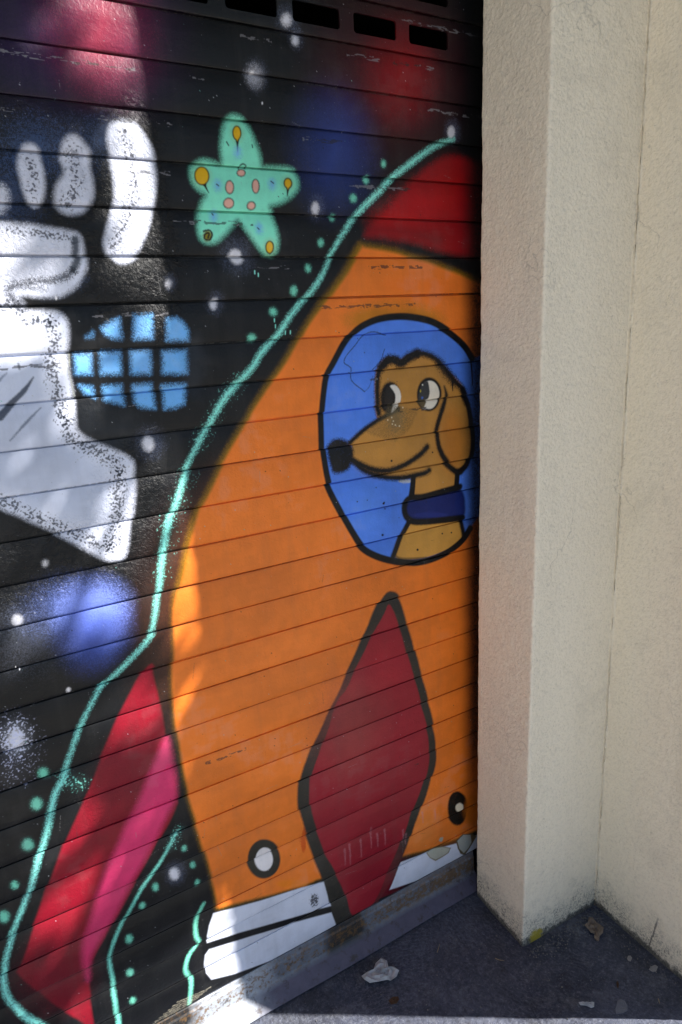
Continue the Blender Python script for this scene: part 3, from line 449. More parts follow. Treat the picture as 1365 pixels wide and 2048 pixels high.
('E',(0.214,0.808,0.584),0.6228,1.6201,0.0076,-0.0002,-0.0005,-0.0065,5,0.5,1),
('E',(0.0816,0.271,0.226),0.6228,1.6201,0.0098,-0.0003,-0.0007,-0.0085,7,0.5,0.35),
('E',(0.214,0.808,0.584),0.573,1.5735,0.0074,-0.0004,-0.0006,-0.0065,5,0.5,1),
('E',(0.0816,0.271,0.226),0.573,1.5735,0.0096,-0.0005,-0.0007,-0.0085,7,0.5,0.35),
('E',(0.214,0.808,0.584),0.0828,0.808,0.0075,-0.0031,-0.0015,-0.0102,5,0.5,1),
('E',(0.0816,0.271,0.226),0.0828,0.808,0.0098,-0.0041,-0.002,-0.0133,7,0.5,0.35),
('E',(0.214,0.808,0.584),0.0582,0.7498,0.0083,-0.0037,-0.0017,-0.0114,5,0.5,1),
('E',(0.0816,0.271,0.226),0.0582,0.7498,0.0107,-0.0048,-0.0022,-0.0148,7,0.5,0.35),
('E',(0.214,0.808,0.584),0.0296,0.6719,0.0082,-0.004,-0.0018,-0.0115,5,0.5,1),
('E',(0.0816,0.271,0.226),0.0296,0.6719,0.0107,-0.0052,-0.0023,-0.015,7,0.5,0.35),
('E',(0.214,0.808,0.584),-0.0029,0.5975,0.0048,-0.0026,-0.0012,-0.0074,5,0.5,1),
('E',(0.0816,0.271,0.226),-0.0029,0.5975,0.0063,-0.0034,-0.0015,-0.0097,7,0.5,0.35),
('E',(0.214,0.808,0.584),-0.027,0.5388,0.0072,-0.0041,-0.0017,-0.0108,5,0.5,1),
('E',(0.0816,0.271,0.226),-0.027,0.5388,0.0094,-0.0053,-0.0022,-0.014,7,0.5,0.35),
('E',(0.214,0.808,0.584),0.3247,0.5204,0.0043,-0.0021,-0.0007,-0.0061,5,0.5,1),
('E',(0.0816,0.271,0.226),0.3247,0.5204,0.0055,-0.0027,-0.0009,-0.008,7,0.5,0.35),
('E',(0.214,0.808,0.584),0.3348,0.4684,0.0043,-0.0022,-0.0007,-0.0062,5,0.5,1),
('E',(0.0816,0.271,0.226),0.3348,0.4684,0.0056,-0.0029,-0.0009,-0.0081,7,0.5,0.35),
('E',(0.214,0.808,0.584),0.3399,0.4193,0.0044,-0.0023,-0.0008,-0.0076,5,0.5,1),
('E',(0.0816,0.271,0.226),0.3399,0.4193,0.0057,-0.003,-0.001,-0.0099,7,0.5,0.35),
('E',(0.214,0.808,0.584),0.2502,0.4555,0.0051,-0.0027,-0.001,-0.0085,5,0.5,1),
('E',(0.0816,0.271,0.226),0.2502,0.4555,0.0066,-0.0036,-0.0013,-0.0111,7,0.5,0.35),
('E',(0.214,0.808,0.584),0.2187,0.4248,0.005,-0.0028,-0.0009,-0.0073,5,0.5,1),
('E',(0.0816,0.271,0.226),0.2187,0.4248,0.0065,-0.0036,-0.0012,-0.0095,7,0.5,0.35),
('E',(0.214,0.808,0.584),0.1841,0.3596,0.0059,-0.0035,-0.0012,-0.0098,5,0.5,1),
('E',(0.0816,0.271,0.226),0.1841,0.3596,0.0077,-0.0046,-0.0016,-0.0128,7,0.5,0.35),
('E',(0.214,0.808,0.584),0.1756,0.2752,0.006,-0.0038,-0.0011,-0.0088,5,0.5,1),
('E',(0.0816,0.271,0.226),0.1756,0.2752,0.0077,-0.0049,-0.0014,-0.0115,7,0.5,0.35),
('E',(0.214,0.808,0.584),0.1746,0.1988,0.005,-0.0034,-0.001,-0.0077,5,0.5,1),
('E',(0.0816,0.271,0.226),0.1746,0.1988,0.0065,-0.0044,-0.0013,-0.01,7,0.5,0.35),
('L',(0.272,0.86,0.738),[1.2],1,0.2,1,[(0.5868,1.696),(0.5864,1.6906)]),
('L',(0.272,0.86,0.738),[1.2],1,0.2,1,[(0.5937,1.6914),(0.5933,1.686)]),
('L',(0.272,0.86,0.738),[1.2],1,0.2,1,[(0.6239,1.6069),(0.6235,1.6013)]),
('L',(0.272,0.86,0.738),[1.2],1,0.2,1,[(0.6252,1.5955),(0.6248,1.5899)]),
('L',(0.272,0.86,0.738),[1.2],1,0.2,1,[(0.6462,1.5822),(0.6457,1.5765)]),
('L',(0.272,0.86,0.738),[1.2],1,0.2,1,[(0.6573,1.5827),(0.6569,1.5769)]),
('P',(0.65,0.683,0.801),2.5,0.1,1,0,[(0.3697,0.3196),(0.4064,0.3107),(0.4881,0.2916),(0.5883,0.2721),(0.6576,0.253),(0.6702,0.1709),(0.5144,0.2107),(0.4266,0.2326),(0.3504,0.2477),(0.3489,0.2685),(0.3564,0.295)]),
('P',(0.65,0.683,0.801),2.5,0.1,1,0,[(0.3522,0.2295),(0.4486,0.2079),(0.6692,0.1528),(0.6812,0.1033),(0.5766,0.1054),(0.494,0.1067),(0.404,0.1255),(0.346,0.1449),(0.3363,0.1687),(0.3368,0.1973),(0.3416,0.2203)]),
('P',(0.65,0.683,0.801),2.5,0.1,1,0,[(0.8913,0.1944),(0.9878,0.1793),(1.0835,0.1592),(1.1583,0.1513),(1.2192,0.1447),(1.2203,0.0686),(1.1596,0.0762),(0.9935,0.0946),(0.848,0.1256)]),
('P',(0.65,0.683,0.801),2.5,0.15,1,0,[(0.3299,0.1067),(0.4023,0.1071),(0.5195,0.0861),(0.6804,0.0878),(0.6838,0.0408),(0.4609,0.0305),(0.3138,0.0337)]),
('L',(0.0102,0.0113,0.0109),[4.8,6.8,5.7],2,0.3,1,[(0.8182,0.1093),(0.9687,0.0857),(1.2203,0.0686)]),
('E',(0.0341,0.0342,0.0433),0.6266,0.2151,0.0097,-0.0053,-0.0011,-0.0177,7,0.9,0.8),
('E',(0.0341,0.0307,0.022),0.5018,0.4008,0.0412,-0.0209,-0.0043,-0.0521,3,0.1,1),
('E',(0.86,0.812,0.822),0.5023,0.3999,0.0223,-0.0113,-0.0026,-0.031,2.5,0.1,1),
('E',(0.00396,0.00357,0.00286),1.0881,0.2729,0.0366,-0.0166,-0.0001,-0.0544,4,0.3,1),
('E',(0.86,0.776,0.591),1.0935,0.2738,0.0146,-0.0066,-0.0,-0.0148,3,0.4,1),
('E',(0.596,0.144,0.00428),1.1396,0.2479,0.0264,-0.012,0.0002,-0.0504,14,0.3,0.8),
('P',(0.224,0.184,0.121),2,0.3,1,0,[(0.9757,0.1778),(0.9954,0.1838),(1.0315,0.1728),(1.0609,0.1548),(1.0516,0.1422),(1.0349,0.1402),(1.0202,0.1397),(1.0049,0.1392),(0.9861,0.158)]),
('P',(0.449,0.447,0.369),1.5,0.1,1,0,[(0.9792,0.1774),(0.9954,0.1815),(1.0315,0.1704),(1.0572,0.1542),(1.049,0.1452),(1.0331,0.1435),(1.0184,0.1433),(1.0057,0.1436),(0.9879,0.1594)]),
('P',(0.113,0.0789,0.0365),2,0.3,1,0,[(1.0797,0.168),(1.1061,0.1777),(1.1407,0.1628),(1.1563,0.1483),(1.1408,0.1329),(1.1273,0.1184),(1.1119,0.1032),(1.0947,0.1188),(1.0853,0.141)]),
('P',(0.391,0.405,0.369),1.5,0.2,1,0,[(1.0853,0.1653),(1.108,0.1743),(1.1337,0.1627),(1.1362,0.137),(1.1246,0.1233),(1.1081,0.1139),(1.0909,0.1382)]),
('P',(0.434,0.433,0.357),1.5,0.2,1,0,[(1.0209,0.2001),(1.0264,0.2076),(1.0373,0.204),(1.0354,0.193),(1.0299,0.1896)]),
('L',(0.0125,0.0113,0.0109),[6.9,6.9,7.0],3,0.5,1,[(0.9941,0.0903),(1.0124,0.098),(1.0381,0.0881)]),
('L',(0.596,0.537,0.405),[1.1],2,0.85,0.45,[(0.1989,0.1084),(0.2499,0.1048),(0.2815,0.1038)]),
('L',(0.596,0.537,0.405),[1.1],2,0.85,0.45,[(0.2095,0.1125),(0.262,0.1083),(0.2914,0.1074)]),
('L',(0.596,0.537,0.405),[1.1],2,0.85,0.45,[(0.2202,0.1166),(0.2741,0.1117),(0.3013,0.111)]),
('L',(0.596,0.537,0.405),[1.1],2,0.85,0.45,[(0.231,0.1208),(0.2863,0.1152),(0.3113,0.1146)]),
('L',(0.596,0.537,0.405),[1.1],2,0.85,0.45,[(0.2418,0.125),(0.2986,0.1187),(0.3214,0.1183)]),
('L',(0.596,0.537,0.405),[1.1],2,0.85,0.45,[(0.2527,0.1292),(0.3109,0.1222),(0.3315,0.1219)]),
('L',(0.596,0.537,0.405),[1.1],2,0.85,0.45,[(0.2636,0.1334),(0.3234,0.1258),(0.3416,0.1256)]),
]
ROUGH = [(0.2178,1.8556,0.1165,0.0957,1),(0.3841,1.7959,0.0529,0.1639,1),(0.25,1.7148,0.1686,0.047,0.9),(0.366,1.6488,0.0631,0.0507,0.8),(0.1688,1.21,0.1581,0.0645,0.9),(0.2767,1.2252,0.0549,0.1157,0.8),(0.1678,0.7556,0.0459,0.1199,0.5),(0.3247,1.3126,0.0371,0.0756,0.9),(0.2076,0.9807,0.1415,0.0609,0.4),(0.5116,1.2818,0.1221,0.1238,0.45),(0.6604,1.9094,0.0975,0.0515,0.4)]
LIT = [  # sun patches on the shutter; the added tree leaves gaps for these outlines
[(0.3103,2.134),(0.4135,2.1524),(0.4126,1.9595),(0.3685,1.9697),(0.3346,1.984),(0.3088,2.0194)],
[(0.357,1.9245),(0.3803,1.934),(0.4538,1.9446),(0.4233,1.5952),(0.3786,1.6059),(0.3519,1.6408),(0.3399,1.6825),(0.3349,1.7549),(0.3504,1.8488)],
[(0.0551,1.7496),(0.1635,1.7502),(0.1654,1.707),(0.1754,1.6674),(0.2041,1.641),(0.2254,1.6107),(0.2204,1.576),(0.0243,1.5761)],
[(0.2385,1.5791),(0.3003,1.5756),(0.3027,1.5285),(0.2806,1.4913),(0.24,1.4432),(0.2219,1.4625)],
[(0.4889,1.3756),(0.4143,1.3853),(0.319,1.3419),(0.2731,1.3024),(0.2384,1.2426),(0.2008,1.1933),(0.1404,1.1598),(0.0296,1.1461),(-0.033,1.1312),(-0.0437,1.0701),(0.042,1.0286),(0.094,1.0466),(0.1575,1.0725),(0.2102,1.0676),(0.2448,1.0507),(0.3091,1.0262),(0.3611,1.0415),(0.356,0.9778),(0.4153,0.96),(0.4536,1.0162)],
[(0.2143,0.9254),(0.3449,0.8978),(0.3345,0.7865),(0.281,0.792),(0.1928,0.8351),(0.1791,0.8731)],
[(0.1177,0.7321),(0.1634,0.7233),(0.1455,0.662),(0.0733,0.6157),(0.0248,0.5943),(0.0231,0.6411),(0.0812,0.6695)],
[(0.1227,0.5666),(0.1655,0.5566),(0.147,0.4924),(0.0369,0.4313),(-0.0053,0.4568),(0.0215,0.5135)],
[(0.2762,0.2868),(0.3252,0.3131),(0.3733,0.3203),(0.4808,0.2667),(0.4863,-0.3437),(0.1231,-0.0531),(0.2008,0.1243),(0.2605,0.1986)],
]

PITCH = 0.077
ZJ = lambda k: 2.26 - PITCH * k          # height of the joint below slat k
MM = 0.0011
CX0, CX1, CZ0, CZ1 = -1.5, 1.18, 0.0, 2.46
CW, CH = int((CX1 - CX0) / MM), int((CZ1 - CZ0) / MM)

def blur1(a, n):
    for ax in (0, 1):
        acc = a.copy()
        for s in range(1, n + 1):
            acc += np.roll(a, s, ax) + np.roll(a, -s, ax)
        a = acc / (2 * n + 1)
    return a

def uni(a):
    a = (a - a.mean()) / a.std()
    return (1 / (1 + np.exp(-1.702 * a))).astype(np.float32)

def paint_canvas():
    N1 = uni(blur1(rng.random((CH, CW), dtype=np.float32), 1) * .5 + rng.random((CH, CW), dtype=np.float32) * .4)
    big = blur1(rng.random((CH, CW), dtype=np.float32), 1)
    N2 = uni(big + .25 * blur1(rng.random((CH, CW), dtype=np.float32), 1))
    img = np.empty((CH, CW, 3), np.float32)
    img[:] = (0.004, 0.0046, 0.006)
    xs = (CX0 + (np.arange(CW) + .5) * MM).astype(np.float32)
    zs = (CZ0 + (np.arange(CH) + .5) * MM).astype(np.float32)

    def window(x0, x1, z0, z1):
        i0, i1 = max(0, int((x0 - CX0) / MM)), min(CW, int((x1 - CX0) / MM) + 1)
        j0, j1 = max(0, int((z0 - CZ0) / MM)), min(CH, int((z1 - CZ0) / MM) + 1)
        return (i0, i1, j0, j1) if i1 > i0 and j1 > j0 else None

    def smooth_closed(p):
        n = len(p); out = []
        for i in range(n):
            p0, p1, p2, p3 = p[i - 1], p[i], p[(i + 1) % n], p[(i + 2) % n]
            for t in (0, .33, .66):
                t2, t3 = t * t, t ** 3
                out.append(tuple(.5 * (2 * p1[k] + (p2[k] - p0[k]) * t + (2 * p0[k] - 5 * p1[k] + 4 * p2[k] - p3[k]) * t2 + (3 * p1[k] - p0[k] - 3 * p2[k] + p3[k]) * t3) for k in (0, 1)))
        return out

    def smooth_open(p, h):
        n = len(p)
        if n < 3: return p, h
        q = [tuple(2 * p[0][k] - p[1][k] for k in (0, 1))] + list(p) + [tuple(2 * p[-1][k] - p[-2][k] for k in (0, 1))]
        out, hh = [], []
        for i in range(n - 1):
            p0, p1, p2, p3 = q[i:i + 4]
            for t in (0, .25, .5, .75):
                t2, t3 = t * t, t ** 3
                out.append(tuple(.5 * (2 * p1[k] + (p2[k] - p0[k]) * t + (2 * p0[k] - 5 * p1[k] + 4 * p2[k] - p3[k]) * t2 + (3 * p1[k] - p0[k] - 3 * p2[k] + p3[k]) * t3) for k in (0, 1)))
                hh.append(h[i] * (1 - t) + h[i + 1] * t)
        return out + [p[-1]], hh + [h[-1]]

    def apply(wnd, sdist, soft, grain, alpha, colr):
        i0, i1, j0, j1 = wnd
        a = np.clip(sdist / soft * .5 + .5, 0, 1)
        a = a * a * (3 - 2 * a)
        if grain > 0:
            n = (N2 if grain > .88 else N1)[j0:j1, i0:i1]
            if grain > .88: a = a * alpha; alpha = 1.0
            hard = np.clip((a - n) * 6 + .5, 0, 1) * (a > .004)
            if grain > .88: grain = .74; a = a * .9
            a = a * (1 - grain) + hard * grain
        a = (a * alpha)[..., None]
        img[j0:j1, i0:i1] = img[j0:j1, i0:i1] * (1 - a) + np.array(colr, np.float32) * a

    def seg_dist(D, wnd, a, b, m, hw=None):
        i0, i1, j0, j1 = wnd
        s = window(min(a[0], b[0]) - m, max(a[0], b[0]) + m, min(a[1], b[1]) - m, max(a[1], b[1]) + m)
        if s is None: return
        a0, a1, b0, b1 = max(s[0], i0), min(s[1], i1), max(s[2], j0), min(s[3], j1)
        if a1 <= a0 or b1 <= b0: return
        X = xs[a0:a1][None, :]; Z = zs[b0:b1][:, None]
        dx, dz = b[0] - a[0], b[1] - a[1]
        L2 = dx * dx + dz * dz + 1e-12
        t = np.clip(((X - a[0]) * dx + (Z - a[1]) * dz) / L2, 0, 1)
        d = np.sqrt((X - a[0] - t * dx) ** 2 + (Z - a[1] - t * dz) ** 2)
        if hw is not None: d = d - (hw[0] * (1 - t) + hw[1] * t)
        v = D[b0 - j0:b1 - j0, a0 - i0:a1 - i0]
        np.minimum(v, d, out=v)

    for o in MURAL:
        if o[0] == 'P':
            _, c, soft, g, al, sm, pts = o
            soft *= .001
            if sm: pts = smooth_closed(pts)
            px = [q[0] for q in pts]; pz = [q[1] for q in pts]
            m = soft * 1.2 + .003
            wnd = window(min(px) - m, max(px) + m, min(pz) - m, max(pz) + m)
            if wnd is None: continue
            i0, i1, j0, j1 = wnd
            ins = np.zeros((j1 - j0, i1 - i0), bool)
            D = np.full((j1 - j0, i1 - i0), 1.0, np.float32)
            zz = zs[j0:j1]
            for k in range(len(pts)):
                a, b = pts[k - 1], pts[k]
                lo, hi = min(a[1], b[1]), max(a[1], b[1])
                rows = np.nonzero((zz >= lo) & (zz < hi))[0]
                if len(rows):
                    xi = a[0] + (zz[rows] - a[1]) / (b[1] - a[1]) * (b[0] - a[0])
                    ins[rows] ^= xs[i0:i1][None, :] < xi[:, None]
                seg_dist(D, wnd, a, b, m)
            apply(wnd, np.where(ins, D, -D), soft, g, al, c)
        elif o[0] == 'L':
            _, c, hw, soft, g, al, pts = o
            soft *= .001
            hw = [h * .001 for h in (hw if len(hw) > 1 else hw * len(pts))]
            pts, hw = smooth_open(pts, hw)
            m = max(hw) + soft * 1.2 + .003
            px = [q[0] for q in pts]; pz = [q[1] for q in pts]
            wnd = window(min(px) - m, max(px) + m, min(pz) - m, max(pz) + m)
            if wnd is None: continue
            D = np.full((wnd[3] - wnd[2], wnd[1] - wnd[0]), 1.0, np.float32)
            for k in range(1, len(pts)):
                seg_dist(D, wnd, pts[k - 1], pts[k], m, (hw[k - 1], hw[k]))
            apply(wnd, -D, soft, g, al, c)
        else:
            _, c, cx, cz, ux, uz, vx, vz, soft, g, al = o
            soft *= .001
            m = soft * 1.2 + .003
            ex, ez = abs(ux) + abs(vx) + m, abs(uz) + abs(vz) + m
            wnd = window(cx - ex, cx + ex, cz - ez, cz + ez)
            if wnd is None: continue
            i0, i1, j0, j1 = wnd
            X = xs[i0:i1][None, :] - cx; Z = zs[j0:j1][:, None] - cz
            det = ux * vz - uz * vx
            a = (X * vz - Z * vx) / det; b = (-X * uz + Z * ux) / det
            r = np.sqrt(a * a + b * b) + 1e-9
            rad = np.sqrt(X * X + Z * Z) + 1e-9
            apply(wnd, rad / r - rad + 0 * X if True else 0, soft, g, al, c)

    # chipped paint along the crease of every slat, broken paint bridges at the joints
    lum = img.mean(2)
    line_n = rng.random((64, CW), dtype=np.float32)
    for _ in range(2):
        cs = np.cumsum(np.pad(line_n, ((0, 0), (45, 46)), mode='wrap'), 1); line_n = (cs[:, 91:] - cs[:, :-91]) / 91
    line_n = uni(line_n)
    lf = rng.random((64, CW), dtype=np.float32); line_f = uni(lf + np.roll(lf, 1, 1) + np.roll(lf, 2, 1) + np.roll(lf, 3, 1) + np.roll(lf, 4, 1))
    C2 = rng.random((CH, CW), dtype=np.float32)
    C2 = blur1(C2, 1); acc = C2.copy()
    for q in range(1, 6): acc += np.roll(C2, q, 1) + np.roll(C2, -q, 1)
    C2 = uni(acc)
    for k in range(-3, 29):
        zc = ZJ(k) - .0185
        j = int((zc - CZ0) / MM)
        if j < 6 or j > CH - 8: continue
        dens = .30 if k <= 5 else (.16 if k <= 10 else .015)
        for dj in (-4, -3, -2, -1, 0, 1, 2, 3):
            w_ = (line_n[k] > 1 - dens) & (C2[j + dj] > .52 + .11 * abs(dj + .5) - .25 * (line_n[k] - 1 + dens))
            base = lum[j + dj]
            lite = w_ & (base < .06); dark = w_ & (base >= .06)
            img[j + dj, lite] = img[j + dj, lite] * .45 + np.array((.26, .25, .27), np.float32) * .55
            img[j + dj, dark] = img[j + dj, dark] * .3 + np.array((.03, .028, .026), np.float32) * .7
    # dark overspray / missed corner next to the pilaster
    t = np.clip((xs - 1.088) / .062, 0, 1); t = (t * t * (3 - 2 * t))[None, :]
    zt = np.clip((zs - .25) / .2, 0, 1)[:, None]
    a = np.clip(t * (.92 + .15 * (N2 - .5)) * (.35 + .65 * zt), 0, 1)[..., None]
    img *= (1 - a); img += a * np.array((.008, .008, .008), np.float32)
    # slats have slid a few millimetres since they were painted; every slat has faded a little differently
    for k in range(-3, 30):
        j0, j1 = max(0, int((ZJ(k + 1) - CZ0) / MM)), min(CH, int((ZJ(k) - CZ0) / MM))
        if j1 <= j0: continue
        sh = int(rng.integers(-3, 4)) if k > 6 else int(rng.integers(-2, 3))
        img[j0:j1] = np.roll(img[j0:j1], sh, 1) * rng.uniform(.93, 1.05)
        # grime gathered under the joint and worn lower lip
        for dj in range(1, 7):
            if j1 - dj > j0:
                w_ = np.clip((line_n[(k + 9) % 64] - .3) * 1.6, 0, 1) * np.exp(-dj / 2.2) * .5
                img[j1 - dj] = img[j1 - dj] * (1 - w_[:, None]) + w_[:, None] * np.array((.02, .019, .02), np.float32)
        w_ = np.clip((line_n[(k + 23) % 64] - .62) * 3, 0, 1) * (line_f[(k + 5) % 64] > .4) * .55
        for dj in (0, 1):
            if j0 + dj < CH: img[j0 + dj] = img[j0 + dj] * (1 - w_[:, None]) + w_[:, None] * np.array((.10, .09, .08), np.float32)
    # scuffs and scratches
    for _ in range(260):
        i, j = int(rng.integers(8, CW - 60)), int(rng.integers(8, CH - 40))
        L = int(rng.integers(4, 34)); sl = rng.uniform(-1.2, 1.2); up_ = rng.random() < .45
        tone = (.28, .27, .27) if rng.random() < .5 else (.03, .028, .03)
        for q in range(L):
            a_, b_ = (j + q, i + int(q * sl * .25)) if up_ else (j + int(q * sl * .3), i + q)
            if 0 <= a_ < CH and 0 <= b_ < CW and rng.random() < .75: img[a_, b_] = img[a_, b_] * .55 + np.array(tone, np.float32) * .45
    # specks of white, teal and black
    for cnt, c in ((2600, (.45, .47, .5)), (350, (.2, .5, .45)), (1500, (.012, .012, .014))):
        ii = rng.integers(2, CW - 3, cnt); jj = rng.integers(2, CH - 3, cnt)
        al = rng.random(cnt)[:, None] * .7 + .1
        img[jj, ii] = img[jj, ii] * (1 - al) + np.array(c, np.float32) * al
        s = slice(0, cnt // 6)
        img[jj[s] + 1, ii[s]] = c; img[jj[s], ii[s] + 1] = c
    # wash of grime
    g = blur1(blur1(rng.random((CH // 8 + 1, CW // 8 + 1), dtype=np.float32), 6), 6)
    g = np.kron(uni(g), np.ones((8, 8), np.float32))[:CH, :CW]
    g2 = blur1(np.kron(uni(blur1(rng.random((CH // 3 + 1, CW // 3 + 1), dtype=np.float32), 3)), np.ones((3, 3), np.float32))[:CH, :CW], 2)
    g = blur1(g, 6)
    img *= (.82 + .24 * g + .10 * g2)[..., None]
    pale = np.clip((g * .6 + g2 * .3 - .62) * .7, 0, .10)[..., None]
    img = img * (1 - pale) + pale * (img.mean(2, keepdims=True) * .7 + .05)
    # relief map: where old paint lies thick and wrinkled
    rel = np.full((CH, CW), .22, np.float32)
    X = xs[None, :]; Z = zs[:, None]
    for cx, cz, rx, rz, a in ROUGH:
        e = np.clip(1.4 - np.sqrt(((X - cx) / rx) ** 2 + ((Z - cz) / rz) ** 2) + .5 * (g - .5), 0, 1)
        rel = np.maximum(rel, a * np.clip(e * 2.5, 0, 1))
    px = np.empty((CH, CW, 4), np.float32)
    v = np.clip(img, 0, 1)
    px[..., :3] = np.where(v < .0031308, v * 12.92, 1.055 * np.power(v, 1 / 2.4) - .055)
    px[..., 3] = rel
    im = bpy.data.images.new('shutter_mural_paint', CW, CH, alpha=True, float_buffer=False)
    im.alpha_mode = 'CHANNEL_PACKED'
    im.pixels.foreach_set(px.ravel())
    im.update()
    im.pack()
    return im

def mural_material(im):
    k = NT('sprayed_mural')
    p = k.pos()
    m = k.mapping(p, scale=(1 / (CX1 - CX0), 1, 1 / (CZ1 - CZ0)), loc=(-CX0 / (CX1 - CX0), 0, -CZ0 / (CZ1 - CZ0)))
    x, y, z = k.xyz(m)
    cmb = k.t.nodes.new('ShaderNodeCombineXYZ'); k.l(x, cmb.inputs[0]); k.l(z, cmb.inputs[1])
    tex = k.t.nodes.new('ShaderNodeTexImage'); tex.image = im; tex.extension = 'EXTEND'; tex.interpolation = 'Linear'
    k.l(cmb.outputs[0], tex.inputs[0])
    c, rel = tex.outputs[0], tex.outputs[1]
    # grime runs
    runs = k.noise(k.mapping(p, scale=(26, 1, 1.6)), 1.0, 4, .6)
    c2 = k.mix(k.ramp(runs, [(.5, 0), (.8, .13)]), c, (.08, .078, .075))
    wr = k.noise(k.mapping(p, scale=(1, 1, 1)), 115, 4, .62, .8)
    fine = k.noise(p, 420, 2, .5)
    dent = k.noise(k.mapping(p, scale=(5, 1, 26)), 1.0, 2, .5)
    b0 = k.bump(dent, .35, .004)
    b1 = k.bump(wr, rel, .0042, b0)
    b2 = k.bump(fine, .16, .0012, b1)
    rough = k.ramp(k.noise(p, 9, 4, .6), [(.3, .36), (.7, .52)])
    return k.set(c2, rough, .26, b2)

# ---------------------------------------------------------------- other materials
def stucco_material():
    k = NT('beige_stucco')
    p = k.pos()
    big = k.noise(p, 1.6, 4, .6)
    c = k.mix(k.ramp(big, [(.35, 0), (.65, 1)]), (.87, .79, .65), (.85, .77, .632))
    pit = k.n('ShaderNodeTexVoronoi', Scale=95.0); pit.feature = 'F1'; k.l(p, pit.inputs['Vector'])
    pits = k.ramp(k.math('MULTIPLY', pit.outputs[0], k.noise(p, 60, 2)), [(.07, 1), (.14, 0)])
    c = k.mix(k.math('MULTIPLY', pits, .10), c, (.2, .18, .16))
    spk = k.ramp(k.noise(p, 230, 2, .6), [(.65, 0), (.72, 1)])
    c = k.mix(k.math('MULTIPLY', spk, .3), c, (.16, .15, .14))
    runs = k.noise(k.mapping(p, scale=(9, 9, .7)), 1.0, 4, .6)
    c = k.mix(k.ramp(runs, [(.52, 0), (.75, .14)]), c, (.46, .41, .33))
    stn = k.noise(p, 5.5, 5, .7, .5)
    c = k.mix(k.ramp(stn, [(.55, 0), (.75, .22)]), c, (.38, .34, .28))
    crk = k.n('ShaderNodeTexVoronoi', Scale=2.2); crk.feature = 'DISTANCE_TO_EDGE'
    wv = k.t.nodes.new('ShaderNodeVectorMath'); wv.operation = 'ADD'; k.l(p, wv.inputs[0])
    nz = k.n('ShaderNodeTexNoise', Scale=7.0, Detail=4.0); k.l(p, nz.inputs['Vector'])
    sv = k.t.nodes.new('ShaderNodeVectorMath'); sv.operation = 'SCALE'; k.l(nz.outputs[1], sv.inputs[0]); sv.inputs['Scale'].default_value = .35
    k.l(sv.outputs[0], wv.inputs[1]); k.l(wv.outputs[0], crk.inputs['Vector'])
    cm = k.math('MULTIPLY', k.ramp(crk.outputs[0], [(.0015, 1), (.005, 0)]), k.ramp(k.noise(p, 3.1, 2), [(.54, 0), (.62, .3)]))
    c = k.mix(cm, c, (.16, .15, .13))
    mot = k.noise(p, 105, 3, .6)
    c = k.mix(k.ramp(mot, [(.3, .16), (.5, 0), (.55, 0)]), c, (.36, .33, .28))
    # splash dirt rising from the pavement
    z = k.xyz(p)[2]
    dirt = k.math('ADD', k.math('MULTIPLY', z, -5.2), k.math('MULTIPLY', k.noise(p, 22, 6, .7), 1.5))
    dm = k.ramp(k.math('ADD', dirt, .12), [(.3, 0), (.62, .55), (.85, 1)])
    spray = k.ramp(k.noise(p, 210, 3, .7), [(.45, .1), (.62, 1)])
    c = k.mix(k.math('MULTIPLY', k.math('MULTIPLY', dm, spray), .95), c, (.07, .068, .066))
    band = k.ramp(k.math('ADD', k.math('MULTIPLY', z, -24), k.math('MULTIPLY', k.noise(p, 40, 5, .7), 1.6)), [(.25, 0), (.6, 1)])
    c = k.mix(k.math('MULTIPLY', band, .85), c, (.045, .046, .05))
    # dark scratch low on the side wall
    xx, yy, zz = k.xyz(p)
    sy = k.math('ABSOLUTE', k.math('ADD', k.math('ADD', yy, k.math('MULTIPLY', zz, .17)), k.math('ADD', k.math('MULTIPLY', k.noise(p, 55, 3), .010), .4215)))
    sm = k.math('MULTIPLY', k.ramp(k.math('MULTIPLY', sy, 100), [(.12, 1), (.3, 0)]), k.ramp(zz, [(.005, 0), (.02, 1), (.1, 1), (.125, 0)]))
    c = k.mix(k.math('MULTIPLY', sm, .75), c, (.09, .085, .08))
    # yellow paint splash at the foot of the pilaster
    d = k.t.nodes.new('ShaderNodeVectorMath'); d.operation = 'DISTANCE'; k.l(p, d.inputs[0]); d.inputs[1].default_value = (1.146, -.246, .012)
    ym = k.math('ADD', d.outputs['Value'], k.math('MULTIPLY', k.noise(p, 90, 3), .035))
    c = k.mix(k.ramp(ym, [(.034, .9), (.043, 0)]), c, (.42, .33, .03))
    lump = k.noise(p, 135, 3, .55)
    grain = k.noise(p, 320, 3, .6)
    b = k.bump(lump, .5, .008)
    b = k.bump(grain, .4, .0022, b)
    return k.set(c, .92, .22, b)

